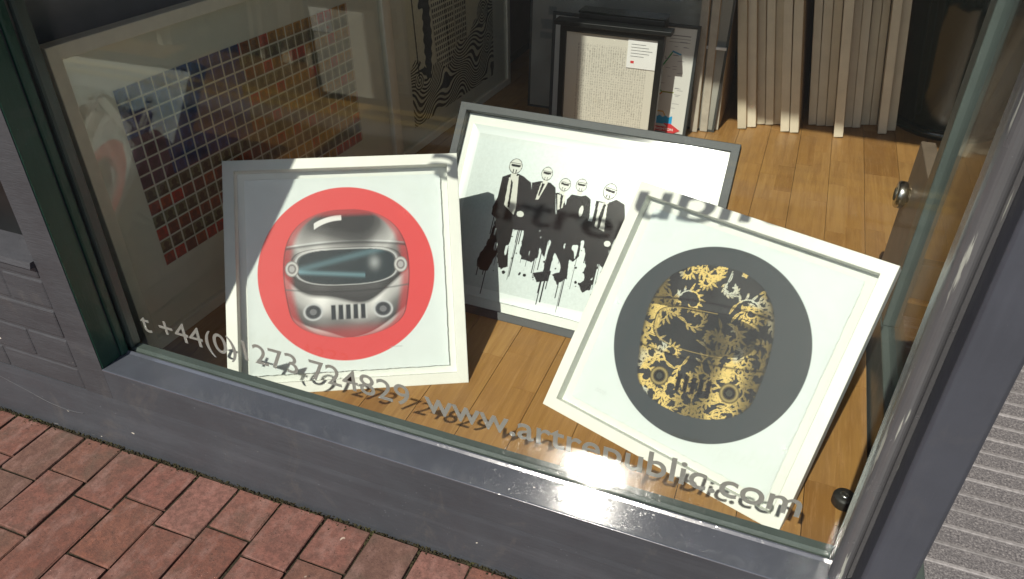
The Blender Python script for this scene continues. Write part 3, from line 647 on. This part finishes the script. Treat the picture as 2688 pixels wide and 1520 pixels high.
obj_from_bm("joint_sand", jb, 'soil', pav)
pav2 = struct(box("pavement_margin", 'kerb', None, 1.846, 8.0, -1.64, -0.30, -0.12, -0.016))
# clay pavers laid long side to the wall, a slight fall along the shopfront
pm = {}
def paver_mesh(L, k):
    if (L, k) in pm: return pm[(L, k)]
    bm = bmesh.new(); add_box(bm, -0.0497, 0.0497, -L/2+0.0028, L/2-0.0028, -0.05, 0.0, 0.0026, 2)
    rr = random.Random(k)
    for v in bm.verts:
        v.co.x += rr.uniform(-1, 1)*0.0014; v.co.y += rr.uniform(-1, 1)*0.0018; v.co.z += rr.uniform(-1, 1)*0.0007
    me = bpy.data.meshes.new("paver"); bm.to_mesh(me); bm.free(); me.materials.append(M['paver']); pm[(L, k)] = me; return me
def paver(xc, y0, y1):
    L = round(y0-y1, 4); me = paver_mesh(L, random.randrange(7))
    o = bpy.data.objects.new("paver", me); link(o, pav)
    o.location = (xc+random.uniform(-.0012, .0012), (y0+y1)/2, SLX*xc+0.001+random.uniform(-.0018, .0018)); o.rotation_euler = (random.uniform(-.006, .006), -SLX+random.uniform(-.008, .008), random.uniform(-.008, .008)); return o
for i in range(-13, 17):
    odd = i % 2 != 0
    ys = [-0.012, -0.148] + [-0.148-0.205*k for k in range(1, 6)] if odd else [-0.012, -0.114] + [-0.114-0.145*k for k in range(1, 3)] + [-0.404-0.205*k for k in range(1, 5)]
    for a, b in zip(ys[:-1], ys[1:]): paver((i+0.5)*0.105, a, b)
far = []
bm = bmesh.new()
for i in range(-56, 17):
    for k in range(8):
        y1 = -1.18-0.205*k-(0.1 if i % 2 else 0)
        if i < -13: y1 += 1.15
        if y1-0.2 < -1.63: continue
        add_box(bm, i*0.105+0.003, i*0.105+0.102, y1-0.2, y1, SLX*max(i*0.105, -1.4)-0.05, SLX*max(i*0.105, -1.4)+0.001)
o = obj_from_bm("farther_pavers", bm, 'paver', pav); o['kind'] = 'stuff'
# dirt, moss and grit gathered along the foot of the wall
_t = bmesh.new(); bmesh.ops.create_icosphere(_t, subdivisions=1, radius=1.0); ICO_V = np.array([v.co[:] for v in _t.verts]); ICO_F = np.array([[v.index for v in f.verts] for f in _t.faces]); _t.free()
CV, CF = [], []
def crumb(x, y, z, r):
    v = ICO_V*r*RNG.uniform(0.55, 1.35, (len(ICO_V), 1)); v[:, 2] *= 0.7; CF.append(ICO_F+len(CV)*len(ICO_V)); CV.append(v+np.array((x, y, z)))
for _ in range(4200):
    x = random.uniform(-1.2, 1.80); dens = 0.5+0.5*math.sin(x*9)*math.sin(x*23+1)
    y = -abs(random.gauss(0, 0.005+0.007*dens)); crumb(x, y-0.001, SLX*x-0.004+random.uniform(0, 0.006), random.uniform(0.0008, 0.0030))
for i in range(-10, 16):
    for _ in range(26 if i in (9, 10) else 7):
        x = i*0.105+random.gauss(0, 0.0028 if i in (9, 10) else 0.002); y = random.uniform(-0.055 if i in (9, 10) else -0.03, -0.006); crumb(x, y, SLX*x-0.003, random.uniform(0.0012, 0.0038))
me = bpy.data.meshes.new("moss_and_grit"); me.from_pydata(np.concatenate(CV).tolist(), [], np.concatenate(CF).tolist()); me.materials.append(M['moss']); o = link(bpy.data.objects.new("moss_and_grit", me)); o['kind'] = 'stuff'; o['label'] = 'dark crumbly dirt and moss along the foot of the painted wall'; o['category'] = 'moss'

# ------------------------------------------------------------ the building
HEAD = 2.80
bl = thing("shop_building", "grey painted shop building around the display window", "building", (0.25, 0.1, 0))
bl.location = (0, 0, 0)
box("pilaster", 'wall', bl, 0.257, 0.330, 0.0, 0.066, 0.1502, HEAD)
infill = box("brick_infill", 'wall', bl, -1.6, 0.2568, 0.0015, 0.066, 0.1502, 0.462)
z = 0.0
rows = [(0.1510, 0.208), (0.212, 0.284), (0.289, 0.357), (0.361, 0.429), (0.433, 0.462)]
for j, (z0, z1) in enumerate(rows):
    x = 0.255-(0.11 if j % 2 else 0.0)
    if j % 2: 
        o = box("brick", 'wall', infill, x+0.004, 0.2562, -0.0008+random.uniform(-.0006, .0006), 0.02, z0, z1, 0.0045)
    while x > -1.5:
        o = box("brick", 'wall', infill, x-0.211, x, -0.0008+random.uniform(-.0008, .0008), 0.02, z0, z1, 0.0045); x -= 0.216
prism("ledge", 'wall', bl, [(-0.012, 0.462), (-0.008, 0.474), (0.066, 0.478), (0.066, 0.463), (0.0, 0.462)], 'x', -1.6, 0.2565)
box("dark_recess", 'black', bl, -1.6, 0.2565, 0.060, 0.0665, 0.479, HEAD)
# plinth below the window: painted board with a lower toe and a shallow step
prism("plinth", 'front', bl, [(0.0, 0.2275), (0.0, 0.1505), (0.02, 0.1505), (0.02, 0.2275)], 'x', 0.3305, 1.8445)
prism("toe_board", 'front', bl, [(-0.0002, 0.1504), (-0.0012, 0.1400), (-0.0024, 0.100), (-0.0046, 0.060), (-0.0060, 0.030), (-0.0065, -0.1), (0.02, -0.1), (0.02, 0.1500)], 'x', -1.6, 1.8445)
# a hardened run of mastic on the toe board
cu = bpy.data.curves.new("mastic", 'CURVE'); cu.dimensions = '3D'; cu.bevel_depth = 0.0022; cu.bevel_resolution = 2
sp = cu.splines.new('BEZIER'); pts = [(-0.02, -0.0008, 0.104), (0.05, -0.0017, 0.088), (0.13, -0.0030, 0.070), (0.205, -0.0030, 0.070), (0.222, -0.0025, 0.074)]; sp.bezier_points.add(len(pts)-1)
for bp, p in zip(sp.bezier_points, pts): bp.co = p; bp.handle_left_type = bp.handle_right_type = 'AUTO'
tmp = bpy.data.objects.new("mastic", cu); COL.objects.link(tmp); dg = bpy.context.evaluated_depsgraph_get(); dg.update()
me = bpy.data.meshes.new_from_object(tmp.evaluated_get(dg)); bpy.data.objects.remove(tmp); me.materials.clear(); me.materials.append(M['wall'])
link(bpy.data.objects.new("mastic_bead", me), bl)
box("fascia", 'wall', bl, -1.6, 6.0, 0.0, 0.30, HEAD, 4.4)
box("far_pier", 'wall', bl, 3.2, 6.0, 0.0, 0.30, -0.1, HEAD-0.002)
# room shell
box("side_wall", 'plaster', bl, -0.10, 0.09, 0.067, 3.30, 0.0, 2.9)
box("back_wall", 'darkwall', bl, 0.092, 6.0, 3.20, 3.40, 0.0, 2.9)
box("end_wall", 'plaster', bl, 5.9, 6.0, 0.31, 3.198, 0.0, 2.9)
box("ceiling", 'ceiling', bl, -0.10, 6.0, 0.301, 3.40, 2.91, 3.0)
box("lobby_wall", 'wall', bl, 3.10, 3.199, 0.302, 1.30, 0.0, 2.9)

# shop floor: base and single wood strips
fl = struct(box("shop_floor", 'darkwall', None, 0.0905, 1.843, 0.102, 3.199, -0.2, FZ-0.009))
fb = struct(box("rear_shop_floor", 'darkwall', None, 1.8431, 5.89, 1.2021, 3.199, -0.2, FZ-0.0092))
pc = {}
SW = 0.0605
x = 0.993-SW*14; i = 0
while x < 3.4:
    y = 0.103-random.uniform(0, 0.4)
    shift = 0
    while y < 3.19:
        L = random.choice((0.22, 0.30, 0.37, 0.45, 0.53)); y0, y1 = max(y, 0.103), min(y+L, 3.195)
        if x > 1.79: y0 = max(y0, 1.203)
        if y1-y0 > 0.01 and not (x > 1.79 and y1 < 1.21):
            key = round(y1-y0, 3)
            if key not in pc:
                bm = bmesh.new(); add_box(bm, -SW/2+0.0003, SW/2-0.0003, -key/2+0.0004, key/2-0.0004, -0.008, 0.0)
                me = bpy.data.meshes.new("plank"); bm.to_mesh(me); bm.free(); me.materials.append(M['wood']); pc[key] = me
            o = bpy.data.objects.new("plank", pc[key]); link(o, fl); gap = 0.0007 if i % 2 == 0 else -0.0002
            o.location = (x+SW/2+gap, (y0+y1)/2, FZ+random.uniform(-.00025, .00025))
        y += L
    x += SW; i += 1
# lobby floor with grip strips
lob = struct(box("lobby_floor", 'granite', None, 1.905, 3.099, -0.298, 1.20, -0.12, -0.004))
lb2 = struct(box("threshold_slab", 'granite', None, 1.847, 1.904, -0.298, 0.30, -0.12, -0.0042))
yy = -0.27
while yy < 1.19:
    box("grip_strip", 'ridge', lob, 1.85 if yy < 0.28 else 1.907, 3.098, yy, yy+0.0085, -0.0038, 0.0002, 0.0008, 1); yy += 0.0505

# ------------------------------------------------------------ the display window
W = thing("display_window", "large shop display window with grey sill and lettered glass", "window")
prism("sill", 'sill', W, [(-0.0012, 0.2300), (-0.0012, 0.2276), (0.0205, 0.2276), (0.0660, 0.2240), (0.0660, 0.2302), (0.0010, 0.2308)], 'x', 0.3308, 1.752, 0.0005)
prism("bottom_rail", 'greengrey', W, [(0.0745, 0.02), (0.0745, 0.229), (0.079, 0.235), (0.094, 0.235), (0.100, 0.228), (0.100, 0.02)], 'x', 0.332, 1.8445)
prism("rear_seal", 'sill', W, [(0.0600, 0.2304), (0.0662, 0.2304), (0.0662, 0.2345), (0.0640, 0.2340)], 'x', 0.332, 1.75)
# left stile: reveal board, moulded stile and inner bead
box("reveal_board", 'green', W, 0.3303, 0.3320, 0.002, 0.046, 0.2315, HEAD-0.01)
prism("stile", 'green', W, [(0.3303, 0.050), (0.3345, 0.050), (0.3365, 0.053), (0.3365, 0.066), (0.3303, 0.066)], 'z', 0.2318, HEAD-0.01)
prism("inner_bead", 'greengrey', W, [(0.3303, 0.0745), (0.3400, 0.0745), (0.3415, 0.079), (0.3390, 0.098), (0.3303, 0.102)], 'z', 0.236, HEAD-0.01)
# right post with a rounded bead against the glass
prism("post", 'post', W, [(1.766, 0.004), (1.770, 0.0), (1.823, 0.0), (1.829, 0.005), (1.845, 0.070), (1.845, 0.118), (1.766, 0.118)], 'z', -0.1, HEAD-0.002, 0.0015)
bead = []
for k in range(13):
    a = math.pi*(0.05+0.95*k/12); bead.append((1.7455+0.0135*math.cos(a), 0.044-0.020*math.sin(a)))
prism("post_bead", 'bead', W, bead+[(1.732, 0.066), (1.7655, 0.066), (1.7655, 0.044)], 'z', 0.232, HEAD-0.002)
gp = box("glass_pane", 'glass', W, 0.331, 1.765, YG, YG+0.006, 0.2305, HEAD-0.003)
lettering("phone_lettering", 'vinyl', gp, "t +44(0)1273 724829", 0.390, 1.003, 0.2950, ('4', 0.0485), YG+0.0063, 0.003)
lettering("web_address_lettering", 'vinyl', gp, "www.artrepublic.com", 1.033, 1.674, 0.2960, ('b', 0.0540), YG+0.0063, 0.010)
lettering("shop_name_lettering", 'vinyl', gp, "artrepublic", 0.608, 1.468, 1.156, ('x', 0.078), YG+0.0063, 0.016)

# return window to the lobby, beyond the post
RW = thing("return_window", "return pane beside the doorway with brown corner board", "window")
box("bottom_rail", 'greengrey', RW, 1.846, 1.900, 0.12, 1.20, -0.02, 0.150, 0.003)
box("glass_pane", 'glass', RW, 1.862, 1.868, 0.119, 0.8845, 0.151, HEAD-0.003)
box("metal_strip", 'greengrey', RW, 1.848, 1.884, 0.885, 0.946, 0.151, HEAD-0.003, 0.003)
box("corner_board", 'brownboard', RW, 1.852, 1.886, 0.9462, 1.200, 0.151, 0.505, 0.003)
DR = thing("shop_door", "glass shop door at the back of the doorway", "door")
box("bottom_rail", 'greengrey', DR, 1.95, 3.05, 1.21, 1.25, 0.05, 0.16, 0.003)
box("glass_pane", 'glass', DR, 1.95, 3.05, 1.226, 1.232, 0.161, 2.6)
box("head_rail", 'greengrey', DR, 1.95, 3.05, 1.21, 1.25, 2.601, HEAD, 0.003)

hold = thing("door_holder", "round steel holder on the brown corner board", "door holder", (1.852, 1.12, 0.39))
lathe("disc", 'steel', hold, [(0.0, -0.030), (0.030, -0.030), (0.034, -0.026), (0.034, -0.012), (0.030, -0.008), (0.018, -0.006), (0.018, 0.0)], 0, 0, 0, 40, 'x')
lathe("centre_cap", 'rubber', hold, [(0.0, -0.0335), (0.015, -0.0335), (0.017, -0.0305)], 0, 0, 0, 32, 'x')
stop = thing("door_stop", "small black round stop on the wood floor by the post", "door stop", (1.792, 0.375, FZ+0.0006))
lathe("base", 'rubber', stop, [(0.020, 0.0), (0.022, 0.003), (0.022, 0.020), (0.020, 0.024), (0.011, 0.026)], 0, 0, 0)
lathe("centre_screw", 'steel', stop, [(0.0095, 0.0255), (0.009, 0.0275), (0.004, 0.028), (0.0, 0.026)], 0, 0, 0)

# ------------------------------------------------------------ framed pictures
def frame_mesh(name, mat, parent, w, h, fw, depth, bev=0.0015):
    """mitred box frame: four rails with bevelled arrises"""
    bm = bmesh.new()
    O = [(0, 0), (w, 0), (w, h), (0, h)]; I = [(fw, fw), (w-fw, fw), (w-fw, h-fw), (fw, h-fw)]
    for k in range(4):
        a, b = O[k], O[(k+1) % 4]; c, d = I[(k+1) % 4], I[k]
        f = [bm.verts.new((p[0], 0, p[1])) for p in (a, b, c, d)]; g2 = [bm.verts.new((p[0], depth, p[1])) for p in (a, b, c, d)]
        fs = [bm.faces.new(f), bm.faces.new(g2[::-1])]
        for i in range(4): fs.append(bm.faces.new((f[i], g2[i], g2[(i+1) % 4], f[(i+1) % 4])))
    bmesh.ops.recalc_face_normals(bm, faces=bm.faces)
    es = [e for e in bm.edges if abs(e.verts[0].co.y-e.verts[1].co.y) < 1e-6 and e.verts[0].co.y < 1e-6 and (abs(e.verts[0].co.x-e.verts[1].co.x) < 1e-6 or abs(e.verts[0].co.z-e.verts[1].co.z) < 1e-6)]
    bmesh.ops.bevel(bm, geom=es, offset=bev, segments=2, profile=0.5, affect='EDGES')
    return obj_from_bm(name, bm, mat, parent)
def pose(blc, u, up):
    u = Vector(u).normalized(); up = Vector(up); up = (up-u*up.dot(u)).normalized(); back = -(u.cross(up))
    m = Matrix((u, back, up)).transposed().to_4x4(); m.translation = Vector(blc); return m
def local_strut(parent, x, z, blz):
    """easel leg behind a leaning picture: hinged bar down to the floor"""
    m = parent.matrix_world; top = Vector((x, 0.050, z)); 
    wt = m @ top; foot = Vector((wt.x, wt.y, 0))+ (m.to_3x3() @ Vector((0, 1, 0))).xy.to_3d().normalized()*0.16; foot.z = FZ+0.001
    f = m.inverted() @ foot; d = (f-top); L = d.length; d.normalize(); s = Vector((1, 0, 0)); n = d.cross(s).normalized()
    bm = bmesh.new(); add_box(bm, -0.016, 0.016, -0.004, 0.004, 0, L, 0.001, 1)
    mm = Matrix((s, n, d)).transposed().to_4x4(); mm.translation = top; bm.transform(mm)
    return obj_from_bm("easel_leg", bm, 'greyframe', parent)

S = 0.559
# left: white frame, red disc
mL = pose((0.455, 0.179, FZ+0.0005), (0.8907, 0.4543, 0), (-0.279, 0.56, 0.78))
L = thing("framed_print", "white framed print of a chrome helmet on a red disc", "picture", mat4=mL, group="framed prints in the window display")
bpy.context.view_layer.update()
frame_mesh("frame", 'whiteframe', L, S, S, 0.0265, 0.042)
box("backing_board", 'mount', L, 0.0268, S-0.0268, 0.030, 0.038, 0.0268, S-0.0268)
art_sheet("print", 'art', L, 0.470, 0.470, 400, 400, art_red, 0.0445, 0.0445, 0.0255, 0.0007)
box("glazing", 'pglass', L, 0.0268, S-0.0268, 0.0055, 0.0075, 0.0268, S-0.0268)
local_strut(L, S/2, 0.34, FZ)
# right: white frame, dark disc with gold scrollwork
mR = pose((1.140, 0.429, FZ+0.0005), (0.9505, -0.3110, 0), (0.2275, 0.583, 0.78))
RR = thing("framed_print", "white framed print of a gold patterned helmet on a dark grey disc", "picture", mat4=mR, group="framed prints in the window display")
bpy.context.view_layer.update()
frame_mesh("frame", 'whiteframe', RR, 0.566, S, 0.0265, 0.042)
box("backing_board", 'mount', RR, 0.0268, 0.566-0.0268, 0.030, 0.038, 0.0268, S-0.0268)
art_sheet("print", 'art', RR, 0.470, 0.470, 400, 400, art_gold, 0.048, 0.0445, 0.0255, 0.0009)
box("glazing", 'pglass', RR, 0.0268, 0.566-0.0268, 0.0055, 0.0075, 0.0268, S-0.0268)
local_strut(RR, 0.40, 0.34, FZ)
# middle: grey frame, silver print of suited men
mM = pose((0.672, 0.696, FZ+0.0005), (0.9995, -0.020, 0), (-0.030, 0.586, 0.809))
MM = thing("framed_print", "grey framed silver print of five men in black suits with dripping paint", "picture", mat4=mM, group="framed prints in the window display")
bpy.context.view_layer.update()
frame_mesh("frame", 'greyframe', MM, 0.760, 0.564, 0.0215, 0.042)
box("backing_board", 'mount', MM, 0.0218, 0.760-0.0218, 0.026, 0.036, 0.0218, 0.564-0.0218)
art_sheet("print", 'artsilver', MM, 0.672, 0.466, 500, 350, art_suits, 0.044, 0.047, 0.0215, 0.0005)
box("glazing", 'silverglass', MM, 0.0218, 0.760-0.0218, 0.0055, 0.0075, 0.0218, 0.564-0.0218)
local_strut(MM, 0.38, 0.34, FZ)

# two large framed prints standing along the left wall
def big_frame(label, blc, w, h, fw, matf, ax, az, aw, ah, nx, ny, fn):
    m = pose(blc, (0.045, 1, 0), (-0.02, 0, 1)); t = thing("large_framed_print", label, "picture", mat4=m, group="large framed prints along the left wall")
    frame_mesh("frame", matf, t, w, h, fw, 0.035, 0.002)
    box("mount", 'creammount', t, fw+0.0003, w-fw-0.0003, 0.018, 0.028, fw+0.0003, h-fw-0.0003)
    art_sheet("print", 'artside', t, aw, ah, nx, ny, fn, ax, az, 0.0172)
    box("glazing", 'sideglass', t, fw+0.0003, w-fw-0.0003, 0.006, 0.008, fw+0.0003, h-fw-0.0003); return t
big_frame("large cream framed print of stamp rows in brown and navy", (0.185, 0.232, FZ+0.0005), 1.21, 0.755, 0.030, 'cream', 0.128, 0.185, 0.88, 0.446, 560, 300, art_stamps)
big_frame("large framed black line print of waves and leaning city towers", (0.215, 1.470, FZ+0.0005), 1.02, 1.05, 0.030, 'cream', 0.150, 0.085, 0.72, 0.86, 420, 480, art_waves)

# letter-grid print in a black ledge frame, map board and posters behind it
mF = pose((0.655, 1.985, FZ+0.0005), (1, -0.004, 0), (0.01, 0.0, 1))
lf = thing("black_framed_letter_print", "black framed sheet of tiny letters behind the grey frame", "picture", mat4=mF)
frame_mesh("frame", 'black', lf, 0.400, 0.435, 0.024, 0.03)
art_sheet("print", 'artside', lf, 0.352, 0.387, 260, 280, art_letters, 0.024, 0.024, 0.012)
box("top_ledge", 'black', lf, -0.022, 0.425, -0.016, 0.046, 0.4352, 0.452, 0.002)
card = box("price_card", 'white', lf, 0.265, 0.376, 0.0085, 0.0115, 0.300, 0.411)
for k in range(5): box("card_line", 'darkink', card, 0.278, 0.278+random.uniform(0.05, 0.085), 0.0078, 0.0084, 0.388-0.011*k, 0.3892-0.011*k)
box("red_stamp", 'red', card, 0.280, 0.293, 0.0078, 0.0084, 0.318, 0.327)
bx = thing("black_box", "flat black box lying behind the letter print ledge", "box", (0.90, 2.075, 0.0))
box("body", 'black', bx, -0.19, 0.14, -0.035, 0.045, 0.44, 0.515, 0.003); box("lid", 'blackgloss', bx, -0.192, 0.142, -0.037, 0.047, 0.5152, 0.523, 0.002)
box("support", 'black', bx, -0.10, 0.08, -0.01, 0.03, FZ+0.0005, 0.4398)
mB = pose((0.575, 2.125, FZ+0.0005), (1, 0.0, 0), (0.01, 0.02, 1))
mb = thing("map_board", "white board with a route map, blue sea and red arrow", "poster", mat4=mB)
frame_mesh("frame", 'greyframe', mb, 0.585, 0.440, 0.012, 0.012)
art_sheet("print", 'artside', mb, 0.560, 0.415, 300, 230, art_map, 0.0125, 0.0125, 0.006)
arrow = prism("red_arrow", 'red', mb, [(0.42, 0.016), (0.505, 0.016), (0.495, 0.004), (0.520, 0.004), (0.560, 0.026), (0.520, 0.050), (0.490, 0.050), (0.506, 0.036), (0.42, 0.036)], 'y', 0.0035, 0.0052)
lettering("arrow_lettering", 'white', arrow, "BRIGHTON", 0.450, 0.532, 0.0215, ('B', 0.0105), 0.0030, 0.012)
lettering("title_lettering", 'darkink', mb, "The", 0.035, 0.105, 0.020, ('T', 0.034), 0.0045, 0.01)
mD = pose((0.44, 2.230, FZ+0.0005), (1, 0.0, 0), (0.0, 0.03, 1))
dp = thing("tall_poster_holder", "tall clear holder with a dim grey poster behind the map", "poster", mat4=mD)
art_sheet("poster", 'artside', dp, 0.80, 1.30, 120, 200, art_dim, 0.01, 0.01, 0.004)
box("clear_front", 'pglass', dp, 0.0, 0.82, 0.0, 0.003, 0.0, 1.32); box("backing_board", 'greyframe', dp, 0.0, 0.82, 0.0045, 0.012, 0.0, 1.32)
box("ticket_rail", 'white', dp, 0.50, 0.815, -0.010, -0.0005, 0.335, 0.345)

# shrink-wrapped boards on edge and stretched canvases stood side by side
def canvas_on_edge(name, label, group, x, y, t, depth, height, lean, mat):
    o = thing(name, label, "canvas", (x, y, FZ+0.001), group); o.rotation_euler = (0, -lean, random.uniform(-.012, .012))
    bm = bmesh.new(); add_box(bm, 0, t, 0, depth, 0, height, 0.0022, 2); obj_from_bm("wrapped_edge", bm, mat, o)
    box("stretcher", 'stretcher', o, t+0.0001, t+0.0012, 0.012, depth-0.012, 0.012, height-0.012); return o
g1 = [(1.346, 2.312, 0.035, 9.7), (1.382, 2.344, 0.035, 10.0), (1.417, 2.393, 0.032, 10.3), (1.451, 2.402, 0.032, 10.1), (1.483, 2.421, 0.028, 10.1), (1.516, 2.347, 0.034, 10.1), (1.553, 2.35, 0.034, 9.9)]
names1 = ["first", "second", "third", "fourth", "fifth", "sixth", "last"]
for k, (x, y, t, ln) in enumerate(g1):
    lb = {0: "pale canvas edge at the left end of the left canvas row, standing out", 6: "pale canvas edge at the right end of the left canvas row"}.get(k, "%s canvas edge from the left in the left canvas row" % names1[k])
    canvas_on_edge("stretched_canvas", lb, "canvases stood on edge", x, y, t, 0.60, 1.05, R(ln), 'canvas')
g2 = [(1.62, 2.472, 0.031, 9.7), (1.653, 2.473, 0.034, 9.5), (1.689, 2.483, 0.032, 9.4), (1.724, 2.369, 0.035, 9.2), (1.762, 2.5, 0.03, 9.3), (1.794, 2.508, 0.031, 9.3), (1.827, 2.557, 0.033, 9.0), (1.862, 2.569, 0.028, 8.9), (1.893, 2.478, 0.033, 8.8), (1.929, 2.529, 0.033, 8.8)]
names2 = ["first", "second", "third", "fourth", "fifth", "sixth", "seventh", "eighth", "ninth", "tenth"]
for k, (x, y, t, ln) in enumerate(g2):
    lb = {3: "pale canvas edge standing far forward of its neighbours in the right canvas row", 9: "short canvas edge at the right end of the right canvas row, by the black tub"}.get(k, "%s canvas edge from the left in the right canvas row" % names2[k])
    canvas_on_edge("stretched_canvas", lb, "canvases stood on edge", x, y, t, 0.55, 0.55 if k == 9 else 1.05, R(ln), 'canvas')
for k, (x, y) in enumerate(((1.165, 2.205), (1.203, 2.225), (1.243, 2.262))):
    canvas_on_edge("sleeved_board", ["left of the three plastic sleeved board edges beside the map", "middle of the three plastic sleeved board edges beside the map", "right of the three plastic sleeved board edges beside the map"][k], "sleeved boards on edge", x, y, 0.030, 0.40, 1.05, R(3), 'sleeve')
for k, (x, y) in enumerate(((2.235, 2.30), (2.278, 2.27))):
    canvas_on_edge("stretched_canvas", ["left canvas end behind the doorway glass, past the black tub", "right canvas end behind the doorway glass, past the black tub"][k], "canvases stood on edge", x+0.22, y+0.10, 0.040, 0.5, 0.9, R(6), 'canvas')

tub = thing("black_tub", "large glossy black round tub beside the canvases", "tub", (2.155, 2.690, FZ+0.0005))
lathe("body", 'blackgloss', tub, [(0.0, 0.012), (0.175, 0.012), (0.192, 0.020), (0.200, 0.045), (0.225, 0.20), (0.265, 0.50), (0.300, 0.80), (0.285, 0.80), (0.25, 0.50), (0.0, 0.45)], 0, 0, 0, 64)
lathe("base_ring", 'blackgloss', tub, [(0.175, 0.0), (0.200, 0.0), (0.214, 0.010), (0.217, 0.024), (0.210, 0.036), (0.200, 0.040)], 0, 0, 0, 64)
